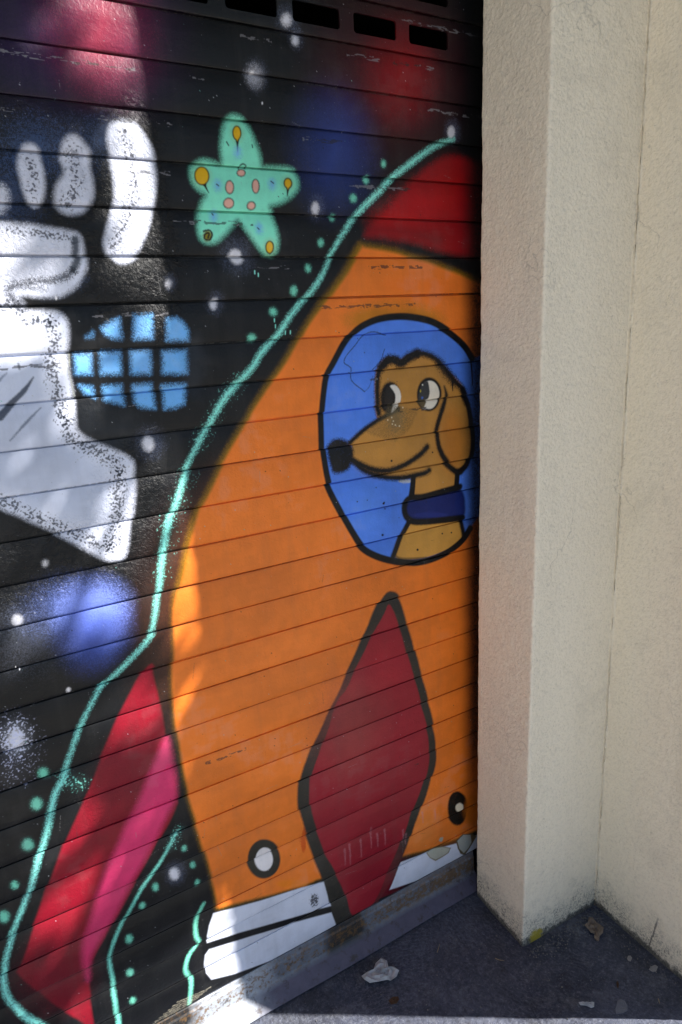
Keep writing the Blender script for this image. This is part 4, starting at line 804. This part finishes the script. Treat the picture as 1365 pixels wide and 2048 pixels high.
def concrete_material():
    k = NT('troweled_concrete')
    p = k.pos()
    x, y, z = k.xyz(p)
    # dirt-darkened pavement with lighter worn patches
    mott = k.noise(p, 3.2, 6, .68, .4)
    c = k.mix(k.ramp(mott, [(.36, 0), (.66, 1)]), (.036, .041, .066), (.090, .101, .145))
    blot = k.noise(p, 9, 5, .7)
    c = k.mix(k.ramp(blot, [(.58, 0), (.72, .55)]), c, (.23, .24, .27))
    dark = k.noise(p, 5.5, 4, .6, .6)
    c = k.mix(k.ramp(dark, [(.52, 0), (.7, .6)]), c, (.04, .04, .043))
    # trowel arcs
    wob = k.noise(p, 2.3, 2)
    def arcs(cx, cy, s):
        v = k.mapping(p, loc=(-cx, -cy, 0))
        w = k.n('ShaderNodeTexWave', Scale=s, Distortion=8.0, Detail=7.0)
        w.inputs['Detail Scale'].default_value = 2.6
        w.wave_type = 'RINGS'; w.rings_direction = 'Z'; k.l(v, w.inputs['Vector'])
        return w.outputs[1]
    a1, a2 = arcs(.55, -.75, 30), arcs(1.75, -.1, 26)
    sel = k.ramp(k.noise(p, 2.8, 2), [(.44, 0), (.56, 1)])
    arc = k.mix(sel, a1, a2)
    grain = k.noise(p, 340, 4, .7)
    mid = k.noise(p, 70, 4, .65)
    c = k.mix(k.math('MULTIPLY', k.ramp(arc, [(.1, 1), (.5, 0)]), k.math('MULTIPLY', k.ramp(k.noise(p, 6, 3), [(.4, 0), (.65, 1)]), .3)), c, (.05, .05, .055))
    fg = k.noise(p, 185, 5, .78)
    c = k.mix(k.ramp(fg, [(.3, .5), (.48, 0)]), c, (.022, .023, .027))
    c = k.mix(k.ramp(fg, [(.56, 0), (.7, .38)]), c, (.30, .31, .34))
    mg = k.noise(p, 78, 4, .7)
    c = k.mix(k.ramp(mg, [(.32, .55), (.5, 0)]), c, (.024, .026, .034))
    c = k.mix(k.ramp(mg, [(.55, 0), (.7, .45)]), c, (.20, .215, .26))
    c = k.mix(k.math('MULTIPLY', k.ramp(arc, [(.7, 0), (.95, 1)]), k.ramp(k.noise(p, 4, 3), [(.45, 0), (.65, .22)])), c, (.22, .235, .28))
    dust = k.noise(p, 17, 7, .8)
    c = k.mix(k.ramp(dust, [(.53, 0), (.68, .42)]), c, (.20, .215, .255))
    sp = k.ramp(k.noise(p, 190, 2), [(.69, 0), (.75, 1)])
    c = k.mix(k.math('MULTIPLY', sp, .5), c, (.3, .3, .31))
    # brownish dirt
    br = k.ramp(k.noise(p, 14, 4, .7), [(.6, 0), (.75, .5)])
    c = k.mix(br, c, (.055, .045, .04))
    b = k.bump(arc, k.ramp(k.noise(p, 5, 3), [(.42, .0), (.62, .12)]), .003)
    b = k.bump(mid, .7, .006, b)
    b = k.bump(grain, .8, .003, b)
    return k.set(c, .82, .3, b)

def plain(name, color, rough=.6, spec=.4, var=.15, scale=30, bump=.2, bdist=.002, metal=0):
    k = NT(name)
    p = k.pos()
    n = k.noise(p, scale, 4, .6)
    lo = tuple(max(0, v * (1 - var)) for v in color); hi = tuple(v * (1 + var) for v in color)
    c = k.mix(n, lo, hi)
    return k.set(c, rough, spec, k.bump(n, bump, bdist), metal)

def rail_material():
    k = NT('worn_rail_paint')
    p = k.pos()
    x, y, z = k.xyz(p)
    n = k.noise(p, 12, 5, .65)
    white = k.mix(k.ramp(k.math('ADD', x, k.math('MULTIPLY', n, .2)), [(.5, 0), (.62, 1)]), k.mix(n, (.36, .40, .46), (.48, .51, .56)), k.mix(k.noise(p, 30, 6, .75), (.05, .058, .08), (.24, .27, .33)))
    # purple-grey primer on the foot flange, white paint on the upright and at the left end
    purple = k.mix(k.noise(p, 22, 6, .75), (.040, .038, .062), (.13, .118, .175))
    left = k.ramp(k.math('ADD', x, k.math('MULTIPLY', n, .12)), [(.46, 1), (.56, 0)])
    low = k.ramp(k.math('ADD', k.math('MULTIPLY', z, 20), k.math('MULTIPLY', n, .2)), [(.74, 1), (.92, 0)])
    c = k.mix(k.math('MULTIPLY', low, k.math('SUBTRACT', 1.0, k.math('MULTIPLY', left, .9))), white, purple)
    # the black of the mural runs over the rail under the diamond and left of the flames
    e = k.math('ADD', x, k.math('MULTIPLY', k.noise(p, 30, 3), .05))
    blk = k.ramp(e, [(.31, 1), (.345, 0), (.66, 0), (.69, .95), (.775, .95), (.80, 0)])
    upz = k.ramp(k.math('MULTIPLY', z, 10), [(.3, 0), (.42, 1)])
    blk2 = k.math('MULTIPLY', blk, upz)
    c = k.mix(blk2, c, (.02, .02, .021))
    sel = k.ramp(k.math('MULTIPLY', z, 10), [(.35, 0), (.5, 1), (.8, .9), (.98, .35)])
    rn = k.noise(p, 95, 6, .75)
    rm = k.ramp(k.math('ADD', rn, k.math('MULTIPLY', k.ramp(x, [(.75, 0), (1.1, 1)]), .09)), [(.50, 0), (.58, 1)])
    rust = k.mix(k.noise(p, 60, 3), (.09, .05, .025), (.24, .13, .04))
    c = k.mix(k.math('MULTIPLY', k.math('MULTIPLY', rm, sel), .9), c, rust)
    spots = k.ramp(k.noise(p, 38, 5, .7), [(.56, 0), (.66, .8)])
    c = k.mix(spots, c, (.05, .035, .03))
    b = k.bump(rn, .4, .002)
    return k.set(c, .55, .4, b)

M_STUCCO = stucco_material()
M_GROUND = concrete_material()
M_RAIL = rail_material()
M_DARK = plain('dark_interior', (.012, .012, .011), .9, .1)
M_STEEL = plain('galvanised_guide', (.05, .05, .055), .5, .5, .3, 25)
M_MURAL = mural_material(paint_canvas())

# ---------------------------------------------------------------- setting: pavement
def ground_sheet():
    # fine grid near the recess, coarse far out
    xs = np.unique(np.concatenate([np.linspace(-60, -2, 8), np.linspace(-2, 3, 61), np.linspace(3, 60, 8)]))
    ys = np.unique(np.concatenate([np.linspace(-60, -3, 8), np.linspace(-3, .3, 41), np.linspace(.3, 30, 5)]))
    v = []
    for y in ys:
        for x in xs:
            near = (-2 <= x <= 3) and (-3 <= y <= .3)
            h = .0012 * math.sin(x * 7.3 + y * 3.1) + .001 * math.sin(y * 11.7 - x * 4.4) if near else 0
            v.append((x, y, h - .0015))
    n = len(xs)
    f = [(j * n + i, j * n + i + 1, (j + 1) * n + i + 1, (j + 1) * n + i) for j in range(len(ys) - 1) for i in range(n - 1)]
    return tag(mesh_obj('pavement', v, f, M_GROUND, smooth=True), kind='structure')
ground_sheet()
def bounce_sidewalk():
    k = NT('pale_bounce_concrete')
    p = k.pos()
    c = k.mix(k.noise(p, 2.2, 6, .7), (.25, .243, .225), (.40, .39, .365))
    c = k.mix(k.ramp(k.noise(p, 150, 4, .7), [(.3, .45), (.5, 0)]), c, (.12, .115, .11))
    m = k.set(c, .85, .3, k.bump(k.noise(p, 120, 5, .75), .6, .004))
    # unseen pale slabs with open joints, added to bounce sunlight onto the pilaster
    for i in range(-8, 9):
        for j in range(3):
            x0, y1 = i * 1.5 + .3, -.66 - j * 1.5
            v, f = box(x0 + .004, x0 + 1.496, y1 - 1.492, y1, -.05, .004)
            tag(mesh_obj('bounce_slab', v, f, m, walk), None)
walk = empty('bounce_sidewalk', (0, -2.9, 0))
tag(walk, kind='structure')
bounce_sidewalk()

# ---------------------------------------------------------------- building
ZTOP = 5.2
BX = 1.116
building = empty('stucco_building', (1.36, -.4, 0))
tag(building, 'beige stucco building front with a stepped pilaster beside the shutter', 'building')

def hash_noise(u, v, seed):
    """smooth value noise on a lattice (arrays)"""
    r = np.random.default_rng(seed).random((257, 257))
    iu, iv = np.floor(u).astype(int), np.floor(v).astype(int)
    fu, fv = u - iu, v - iv
    fu = fu * fu * (3 - 2 * fu); fv = fv * fv * (3 - 2 * fv)
    a = r[iu % 257, iv % 257]; b = r[(iu + 1) % 257, iv % 257]; c = r[iu % 257, (iv + 1) % 257]; d = r[(iu + 1) % 257, (iv + 1) % 257]
    return (a * (1 - fu) + b * fu) * (1 - fv) + (c * (1 - fu) + d * fu) * fv - .5

def stucco_strip(name, base, topo, z1, step_xy, zlist, rad=.007, amp=.0017, seed=1):
    """wall skin along a plan polyline; base/top plans may differ a little (walls are not plumb)"""
    def resample(pl):
        out = []
        n = len(pl)
        for i in range(n):
            if 0 < i < n - 1:
                p0, p1, p2 = (Vector(pl[i + d]) for d in (-1, 0, 1))
                a, b = (p0 - p1).normalized(), (p2 - p1).normalized()
                s, e = p1 + a * rad, p1 + b * rad
                for t in (0, .25, .5, .75, 1):
                    out.append(s.lerp(p1, t).lerp(p1.lerp(e, t), t))
            else:
                out.append(Vector(pl[i]))
        return out
    def dense(pl, ref):
        out = []
        for i in range(len(pl) - 1):
            L = (ref[i + 1] - ref[i]).length
            k = max(1, int(round(L / step_xy)))
            if L > .8: k = max(k if L < .01 else 1, int(L / .25))
            for t in range(k): out.append(pl[i].lerp(pl[i + 1], t / k))
        out.append(pl[-1]); return out
    rb, rtp = resample(base), resample(topo)
    db, dt = dense(rb, rb), dense(rtp, rb)
    db = np.array([tuple(q) for q in db]); dt = np.array([tuple(q) for q in dt])
    tg = np.gradient(db, axis=0); ln = np.linalg.norm(tg, axis=1, keepdims=True); tg = tg / ln
    nrm = np.stack([tg[:, 1], -tg[:, 0]], 1)
    s = np.concatenate([[0], np.cumsum(np.linalg.norm(np.diff(db, axis=0), axis=1))])
    Zs = np.array(zlist)
    S, ZZ = np.meshgrid(s, Zs)
    h = hash_noise(S / .011, ZZ / .013, seed) * 1.0 + hash_noise(S / .0055, ZZ / .006, seed + 1) * .45 + hash_noise(S / .09, ZZ / .11, seed + 2) * 1.3
    h *= amp
    f = (ZZ / 2.3)[..., None]
    P = db[None] * (1 - f) + dt[None] * f + nrm[None] * h[..., None]
    v = np.concatenate([P, ZZ[..., None]], 2).reshape(-1, 3)
    n = len(s)
    idx = np.arange(len(Zs) * n).reshape(len(Zs), n)
    fc = np.stack([idx[:-1, :-1], idx[:-1, 1:], idx[1:, 1:], idx[1:, :-1]], -1).reshape(-1, 4)
    return v, fc

zl = list(np.arange(-.02, 2.42, .0075)) + list(np.linspace(2.45, ZTOP, 8))
pb = [(1.40, -.030), (1.1165, -.0455), (1.1005, -.2425), (1.3665, -.2535), (1.42, -.2555)]
pt_ = [(1.40, -.030), (1.1165, -.0455), (1.1090, -.2425), (1.3625, -.2535), (1.42, -.2555)]
v, f = stucco_strip('pilaster', pb, pt_, ZTOP, .0075, zl, seed=3)
mesh_obj('pilaster', v, f, M_STUCCO, building, True)
wb = [(1.372, -.20), (1.3655, -.262), (1.346, -.645), (7.5, -.645)]
wt = [(1.368, -.20), (1.3615, -.262), (1.346, -.645), (7.5, -.645)]
v, f = stucco_strip('side_wall', wb, wt, ZTOP, .0075, zl, seed=11)
mesh_obj('side_wall', v, f, M_STUCCO, building, True)
# caulked bead in the inner corner between pilaster and side wall
def bead():
    v, f = [], []
    r = random.Random(4)
    n = 120
    for i in range(n + 1):
        z = -.01 + 2.6 * i / n
        cx = 1.3655 - .004 * z / 2.3 + r.uniform(-.0006, .0006); cy = -.2545
        w = .0048 + r.uniform(-.0012, .0012)
        v += [(cx - w, cy + .002, z), (cx - w * .55, cy - .004, z), (cx - .0035, cy - w * .8, z), (cx + .002, cy - w * 1.3, z)]
    for i in range(n):
        for j in range(3): f.append((i * 4 + j, i * 4 + j + 1, i * 4 + 5 + j, i * 4 + 4 + j))
    return v, f
v, f = bead()
mesh_obj('corner_bead', v, f, M_STUCCO, building, True)
SX0 = -1.5
v, f = box(-6.5, SX0 - .002, -.645, .2, -.02, ZTOP); mesh_obj('left_wall', v, f, M_STUCCO, building)
v, f = box(SX0 - .02, 1.30, -.24, .2, 2.86, ZTOP - .003); mesh_obj('lintel', v, f, M_STUCCO, building)
v, f = box(SX0 - .02, 1.44, -.643, -.243, 3.35, ZTOP - .005); mesh_obj('added_overhang', v, f, M_STUCCO, building)  # unseen overhang added to keep overhead sky light off the recess floor
v, f = box(-6.5, 7.5, -.63, 4.2, ZTOP, ZTOP + .2); mesh_obj('roof', v, f, M_STUCCO, building)
v, f = box(-6.5, 7.5, 4.0, 4.2, -.02, ZTOP - .004); mesh_obj('back_wall', v, f, M_DARK, building)
v, f = box(7.35, 7.495, -.64, 4.0, -.02, ZTOP - .006); mesh_obj('end_wall', v, f, M_STUCCO, building)
v, f = box(-6.49, -6.35, .2, 4.0, -.02, ZTOP - .006); mesh_obj('end_wall', v, f, M_STUCCO, building)
v, f = box(1.30, 1.42, -.025, 4.0, -.02, ZTOP - .008); mesh_obj('inner_wall', v, f, M_DARK, building)

# ---------------------------------------------------------------- roller shutter
SX1 = 1.165
shutter = empty('roller_shutter', (-.15, 0, 0))
tag(shutter, 'roller shutter of horizontal slats sprayed with a space mural and orange rocket', 'shutter')

def slat_profile(k):
    gap = .0031 if k <= 8 else .0023
    zt, zb = PITCH - gap * .5, gap * .5
    return [(.0058, zb + .0004), (.0014, zb + .0004), (.0006, zb + .0014), (0.0, zb + .0034), (-.0009, zb + .014), (-.0012, zb + .030), (-.0008, zb + .045), (0.0, zt - .0185), (.0005, zt - .0165), (.0016, zt - .0030), (.0026, zt - .0008), (.0085 if k <= 8 else .0062, zt), (.0088 if k <= 8 else .0065, zt + .007)]

def slat_mesh(k, vent):
    prof = slat_profile(k)
    r = np.random.default_rng(100 + k)
    if vent:
        # vent openings 100 x 38 mm every 131 mm, rounded corners
        P0, PER, WV = .5731, .13108, .1001
        z0, z1 = .0215, .0585 - .002
        verts, faces = [], []
        def grid_face(quad): faces.append(quad)
        def add(x, y, z): verts.append((x, y, z)); return len(verts) - 1
        starts = [P0 + i * PER for i in range(-16, 5)]
        starts = [s for s in starts if s > SX0 + .02 and s + WV < SX1 - .02]
        xs_ = [SX0] + [q for s in starts for q in (s - .0155, s + WV + .0155)] + [SX1]
        # front skin strips below and above the openings run the whole length
        cuts = sorted(set(round(q, 5) for q in xs_))
        lowp = [(y, z) for y, z in prof if z < .0085] + [(0.0, z0 - .006)]
        topp = [(0.0, .0576)] + [(y, z) for y, z in prof if z > .0577]
        for pr in (lowp, topp):
            rows = [[add(x, y, z) for x in cuts] for y, z in pr]
            for a, b in zip(rows[:-1], rows[1:]):
                for i in range(len(cuts) - 1): faces.append((a[i], a[i + 1], b[i + 1], b[i]))
        zl0, zl1 = z0 - .006, .0576
        prev = SX0
        for s in starts:
            a0, a1 = s - .0155, s + WV + .0155
            if a0 > prev + 1e-4:
                q = [add(prev, 0, zl0), add(a0, 0, zl0), add(a0, 0, zl1), add(prev, 0, zl1)]; faces.append(tuple(q))
            # ring between rectangle and rounded hole
            hole = []
            rr = .006
            hz0, hz1 = z0 - .002, zl1 - .0035
            for cx, cz, aa in ((s + WV - rr, hz0 + rr, -90), (s + WV - rr, hz1 - rr, 0), (s + rr, hz1 - rr, 90), (s + rr, hz0 + rr, 180)):
                for t in (0, 30, 60, 90): hole.append((cx + rr * math.cos(R(aa + t)), cz + rr * math.sin(R(aa + t))))
            corners = [(a1, zl0), (a1, zl1), (a0, zl1), (a0, zl0)]
            ci = [add(x, 0, z) for x, z in corners]
            hi = [add(x, 0, z) for x, z in hole]
            hb = [add(x, .0045, z) for x, z in hole]
            for q in range(4):
                for t in range(3): faces.append((ci[q], hi[q * 4 + t + 1], hi[q * 4 + t]))
                faces.append((ci[q], ci[(q + 1) % 4], hi[(q * 4 + 4) % 16], hi[q * 4 + 3]))
            for t in range(16): faces.append((hi[t], hi[(t + 1) % 16], hb[(t + 1) % 16], hb[t]))
            prev = a1
        q = [add(prev, 0, zl0), add(SX1, 0, zl0), add(SX1, 0, zl1), add(prev, 0, zl1)]; faces.append(tuple(q))
        return verts, faces
    cuts = np.linspace(SX0, SX1, 15)
    ph = r.random(4) * 6.28
    verts, faces = [], []
    for x in cuts:
        wob = .0006 * math.sin(2.3 * x + ph[0]) + .0004 * math.sin(7.1 * x + ph[1])
        wz = .0004 * math.sin(3.7 * x + ph[2]) + .00025 * math.sin(9.3 * x + ph[3])
        for y, z in prof: verts.append((x, y + wob, z + wz))
    n = len(prof)
    for i in range(len(cuts) - 1):
        for j in range(n - 1):
            faces.append((i * n + j, (i + 1) * n + j, (i + 1) * n + j + 1, i * n + j + 1))
    return verts, faces

for k in range(-7, 28):
    vent = k in (-1, 0, 1)
    # slat k hangs between joint k (above) and joint k+1 (below)
    v, f = slat_mesh(k, vent)
    r = np.random.default_rng(900 + k)
    tilt = r.uniform(-.010, .010)
    dy = r.uniform(-.0006, .0006)
    zb = ZJ(k + 1)
    v = [(x, y + dy + tilt * (z - PITCH * .5), z + zb) for x, y, z in v]
    o = mesh_obj('slat', v, f, M_MURAL, shutter, True)
    o.data.set_sharp_from_angle(angle=R(24))
# bottom rail: upright plate and sloping foot flange
def bottom_rail():
    zt = ZJ(28) - .002
    pr = [(.014, zt), (.002, zt), (.0, zt - .002), (-.001, zt - .012), (-.004, zt - .016), (-.004, .046), (-.006, .0405), (-.039, .0085), (-.0405, .006), (-.039, .004), (.0, .034), (.014, .036)]
    cuts = np.linspace(SX0 + .001, SX1 - .02, 40)
    v, f = [], []
    r = np.random.default_rng(44); ph = r.random(4) * 6
    for x in cuts:
        w = .0012 * math.sin(5 * x + ph[0]) + .0008 * math.sin(13 * x + ph[1])
        for i, (y, z) in enumerate(pr):
            e = 1 if 6 <= i <= 9 else .4
            v.append((x, y + w * e, z + .5 * w * e))
    n = len(pr)
    for i in range(len(cuts) - 1):
        for j in range(n):
            f.append((i * n + j, (i + 1) * n + j, (i + 1) * n + (j + 1) % n, i * n + (j + 1) % n))
    f.append(tuple(range(n))); f.append(tuple((len(cuts) - 1) * n + j for j in reversed(range(n))))
    return v, f
v, f = bottom_rail()
mesh_obj('bottom_rail', v, f, M_RAIL, shutter)
v, f = box(1.1585, 1.29, -.028, -.022, .0, 2.855); mesh_obj('guide_rail', v, f, M_STEEL, shutter)
v, f = box(SX0 + .0, SX0 + .05, -.028, -.022, .0, 2.855); mesh_obj('guide_rail', v, f, M_STEEL, shutter)

# ---------------------------------------------------------------- small things on the pavement
def scrap(name, cx, cy, outline, lift, mat, label, cat, rot=0, group=None, seed=0, curl=.006):
    """a crumpled sheet with real thickness"""
    r = random.Random(seed)
    ca, sa = math.cos(rot), math.sin(rot)
    n = len(outline)
    rings = 6
    top = []
    for k in range(rings + 1):
        s = 1 - k / rings
        for (x, y) in (outline if k < rings else [(0, 0)]):
            h = lift + (abs(x) + abs(y)) * curl * 3 * s + r.uniform(0, curl) * (1 if k else .6)
            top.append(((x * ca - y * sa) * s, (x * sa + y * ca) * s, h))
    v, f = list(top), []
    for k in range(rings):
        for i in range(n):
            j = (i + 1) % n
            if k < rings - 1: f.append((k * n + i, k * n + j, (k + 1) * n + j, (k + 1) * n + i))
            else: f.append((k * n + i, k * n + j, rings * n))
    m = len(v)
    v += [(x, y, max(.0003, z - .0012)) for x, y, z in top]
    f += [tuple(m + q for q in reversed(face)) for face in f[:]]
    for i in range(n):
        j = (i + 1) % n
        f.append((i, m + i, m + j, j))
    o = mesh_obj(name, v, f, mat)
    o.location = (cx, cy, 0)
    tag(o, label, cat, group)
    return o
M_PAPER = plain('soiled_paper', (.42, .43, .45), .8, .2, .25, 60, .5)
M_LEAFDRY = plain('dry_leaf_brown', (.20, .16, .13), .8, .2, .25, 70, .5)
M_RUST = plain('rusty_leaf', (.09, .05, .03), .8, .2, .3, 90, .5)
M_FLAKE = plain('old_paint_flake', (.15, .16, .19), .75, .3, .3, 60, .3)
M_FLAKE2 = plain('pale_chip', (.28, .27, .26), .8, .3, .3, 60, .3)
M_STRAW = plain('straw', (.28, .22, .13), .7, .3, .2, 60, .3)

def twig(pts, label):
    v, f = [], []
    r = .0012
    for i, (x, y) in enumerate(pts):
        a, b = Vector(pts[max(i - 1, 0)]), Vector(pts[min(i + 1, len(pts) - 1)])
        d = (b - a).normalized(); nx, ny = -d.y, d.x
        q = r * (1 - .3 * i)
        for s in range(5):
            t = s * 2 * math.pi / 5
            v.append((x + nx * q * math.cos(t), y + ny * q * math.cos(t), .0012 + r + q * math.sin(t)))
    for i in range(len(pts) - 1):
        for s in range(5): f.append((i * 5 + s, i * 5 + (s + 1) % 5, (i + 1) * 5 + (s + 1) % 5, (i + 1) * 5 + s))
    f += [tuple(range(5)), tuple((len(pts) - 1) * 5 + s for s in reversed(range(5)))]
    tag(mesh_obj('twig', v, f, M_STRAW), label, 'twig')
scrap('paper_scrap', 0.7466, -0.1042, [(-0.046,0.0191),(-0.0283,0.0197),(-0.0143,0.0145),(0.0029,0.0285),(0.0228,0.0326),(0.0327,0.0198),(0.0244,0.0014),(0.0352,-0.0075),(0.0416,-0.0202),(0.027,-0.0297),(0.0088,-0.0347),(-0.0008,-0.0235),(-0.0202,-0.0187),(-0.0394,-0.0083),(-0.0465,0.007)], 0.006, M_PAPER, 'crumpled whitish paper scrap lying on the dark pavement near the shutter rail', 'paper scrap', seed=3, curl=0.012)
scrap('dry_leaf', 1.2912, -0.3140, [(-0.0107,0.0248),(0.0024,0.0252),(0.0193,0.035),(0.0254,0.0284),(0.0234,0.011),(0.0238,-0.0015),(0.0208,-0.0116),(0.0072,-0.0205),(-0.008,-0.0221),(-0.0201,-0.0303),(-0.0257,-0.0278),(-0.0213,-0.0161),(-0.0103,-0.0087),(-0.0141,0.001),(-0.0118,0.0133)], 0.006, M_LEAFDRY, 'curled greyish brown dry leaf lying in the corner between pilaster and side wall', 'leaf', seed=4, curl=0.01)
scrap('leaf_fragment', 0.7347, -0.1782, [(-0.0123,0.0066),(0.0009,0.0095),(0.0133,0.0028),(0.0108,-0.0049),(0.0001,-0.0093),(-0.0128,-0.0046)], 0.001, M_RUST, 'small rusty brown leaf fragment on the pavement below the paper scrap', 'leaf', seed=5, curl=0.004)
scrap('wrapper_scrap', 1.1104, -0.4405, [(-0.014,0.0134),(-0.0046,0.0096),(0.0025,0.0039),(0.0094,-0.0021),(0.0179,-0.0054),(0.0081,-0.0133),(0.0006,-0.0116),(-0.0048,-0.0023),(-0.0151,0.0078)], 0.002, M_PAPER, 'thin torn pale wrapper scrap on the pavement near the sunlit edge', 'paper scrap', seed=6, curl=0.005)
scrap('paint_flake', 1.1733, -0.4865, [(0.0062,0.0139),(0.0148,0.0115),(0.0185,0.0032),(0.0147,-0.0063),(0.0036,-0.0155),(-0.0112,-0.0127),(-0.0251,-0.0059),(-0.0168,0.0028),(-0.0047,0.009)], 0.0008, M_FLAKE, 'flat bluish grey flake of old paint on the pavement by the side wall', 'paint flake', seed=7, curl=0.002)
scrap('paint_flake', 1.2976, -0.4164, [(-0.0054,0.0031),(0.0027,0.0059),(0.0089,0.0034),(0.0063,-0.0032),(-0.0047,-0.0067),(-0.0078,-0.0025)], 0.002, M_FLAKE2, 'small pale paint chip on the pavement beside the side wall', 'paint flake', seed=8, curl=0.003)
scrap('paint_flake', 1.3223, -0.4676, [(-0.0123,0.0045),(0.0003,0.0067),(0.0124,0.004),(0.012,-0.0038),(-0.0016,-0.008),(-0.0108,-0.0034)], 0.002, M_FLAKE2, 'crumbled stucco chip lying at the foot of the side wall', 'stucco chip', seed=9, curl=0.004)
scrap('leaf_fragment', 1.2132, -0.4464, [(0.0039,0.0061),(0.0086,0.0056),(0.0034,-0.0012),(-0.0043,-0.0062),(-0.0082,-0.0051),(-0.0035,0.0008)], 0.001, M_RUST, 'tiny orange brown leaf fragment on the pavement between wrapper scrap and side wall', 'leaf', seed=10, curl=0.003)
twig([(0.9048,-0.1321),(0.9175,-0.1226),(0.9264,-0.1158)], 'short straw coloured twig on the dark pavement right of the shutter rail')
twig([(1.0168,-0.2284),(1.0211,-0.2365),(1.0307,-0.2464)], 'thin pale twig on the pavement left of the pilaster foot')
twig([(1.261,-0.5236),(1.2552,-0.5303),(1.2528,-0.5333)], 'thin dry stalk near the right end of the pavement beside the side wall')

# grit and crumbs swept into the recess: nobody could count them
def grit():
    v, f = [], []
    r = random.Random(8)
    for i in range(420):
        if r.random() < .45:
            t = r.random(); x, y = 1.10 + t * .26 + r.gauss(0, .01), -.262 - abs(r.gauss(0, .022))
        elif r.random() < .4:
            t = r.random(); x, y = 1.352 - .02 * t - abs(r.gauss(.004, .018)), -.27 - t * .36
        else: x, y = r.uniform(.2, 1.33), r.uniform(-.6, -.06)
        if x > 1.10 - .02 and y > -.25: continue
        s = r.uniform(.0007, .0026)
        b = len(v)
        a = r.random() * 6.28
        for k in range(4): v.append((x + s * math.cos(a + k * 1.57) * r.uniform(.6, 1.3), y + s * math.sin(a + k * 1.57) * r.uniform(.6, 1.3), .0))
        v.append((x + r.uniform(-s, s) * .3, y, s * r.uniform(.6, 1.2) + .001))
        f += [(b + k, b + (k + 1) % 4, b + 4) for k in range(4)]
    tag(mesh_obj('grit', v, f, M_GRIT), 'loose grit and crumbs scattered over the dark pavement', 'grit', kind='stuff')
M_GRIT = plain('grit', (.17, .165, .16), .9, .2, .6, 300, .2)
grit()

# ---------------------------------------------------------------- unseen tree added to shade the shutter, crown gapped for sun patches
M_LEAF = plain('leaf_green', (.055, .10, .03), .5, .35, .35, 12, .1)
M_BARK = plain('bark', (.12, .09, .065), .9, .2, .3, 40, .8, .01)

def in_poly(x, z, pts):
    c = False
    for i in range(len(pts)):
        a, b = pts[i - 1], pts[i]
        if (a[1] > z) != (b[1] > z) and x < (b[0] - a[0]) * (z - a[1]) / (b[1] - a[1]) + a[0]: c = not c
    return c

def shadow_caster_tree():
    root = empty('shadow_caster_tree', (3.2, -2.5, 0))
    tag(root, 'unseen leafy tree added to shade the shutter, crown gaps shaped for sun patches', 'tree')
    r = random.Random(21)
    def tube(pts, rad, sides=8):
        v, f = [], []
        for i, (p, q) in enumerate(zip(pts, rad)):
            d = (Vector(pts[min(i + 1, len(pts) - 1)]) - Vector(pts[max(i - 1, 0)])).normalized()
            a = d.orthogonal().normalized(); b = d.cross(a)
            for s in range(sides):
                t = s * 2 * math.pi / sides
                v.append(tuple(Vector(p) + (a * math.cos(t) + b * math.sin(t)) * q))
        for i in range(len(pts) - 1):
            for s in range(sides):
                t = (s + 1) % sides
                f.append((i * sides + s, i * sides + t, (i + 1) * sides + t, (i + 1) * sides + s))
        return v, f
    def reach(X, Z, t): return Vector((X, 0, Z)) + SUN * t
    top = reach(-.3, 1.2, 3.3)
    root.location = (top.x + .15, top.y - .1, 0)
    bx, by = root.location.x, root.location.y
    v, f = tube([(bx, by, -.05), (bx + .03, by, .6), (bx - .02, by + .03, 1.5), (bx, by, 2.1), (bx - .05, by + .05, 2.7), tuple(top)], [.17, .13, .12, .11, .09, .045])
    mesh_obj('trunk', v, f, M_BARK, root, True)
    vl, fl = [], []
    n = 0
    anchors = []
    while n < 17000:
        X = r.uniform(-2.0, .75); Z = r.uniform(.28, 2.9)
        ok = True
        mg = .012
        for L in LIT:  # leaves skipped wherever a sun patch should land
            if any(in_poly(X + dx, Z + dz, L) for dx, dz in ((0, 0), (.02, 0), (-.02, 0), (0, .02), (0, -.02))): ok = False; break
        if not ok and r.random() > .015: continue
        t = 3.3 + r.gauss(0, .22)
        c = reach(X, Z, t)
        if n % 400 == 0 and ok: anchors.append(c)
        s = r.uniform(.034, .062)
        d = Vector((r.gauss(0, 1), r.gauss(0, 1), r.gauss(-.3, .6))).normalized()
        nr = (SUN + Vector((r.gauss(0, .5), r.gauss(0, .5), r.gauss(0, .5)))).normalized()
        d = (d - nr * d.dot(nr)).normalized(); e = nr.cross(d)
        pts = [c - d * s * .5, c - d * s * .1 + e * s * .26, c + d * s * .25 + e * s * .2, c + d * s * .55, c + d * s * .25 - e * s * .2, c - d * s * .1 - e * s * .26]
        b = len(vl); vl += [tuple(q) for q in pts]
        fl.append((b, b + 1, b + 2, b + 3, b + 4, b + 5)); n += 1
    cr = mesh_obj('crown', vl, fl, M_LEAF, root)
    tag(cr, kind='stuff')
    for i, a in enumerate(anchors[:14]):
        s = Vector((bx, by, r.uniform(1.9, 3.0))) if i % 2 else top
        mid = s.lerp(a, .5) + Vector((0, 0, .12))
        v, f = tube([tuple(s), tuple(mid), tuple(a)], [.022, .014, .006], 6)
        mesh_obj('limb', v, f, M_BARK, root, True)
shadow_caster_tree()
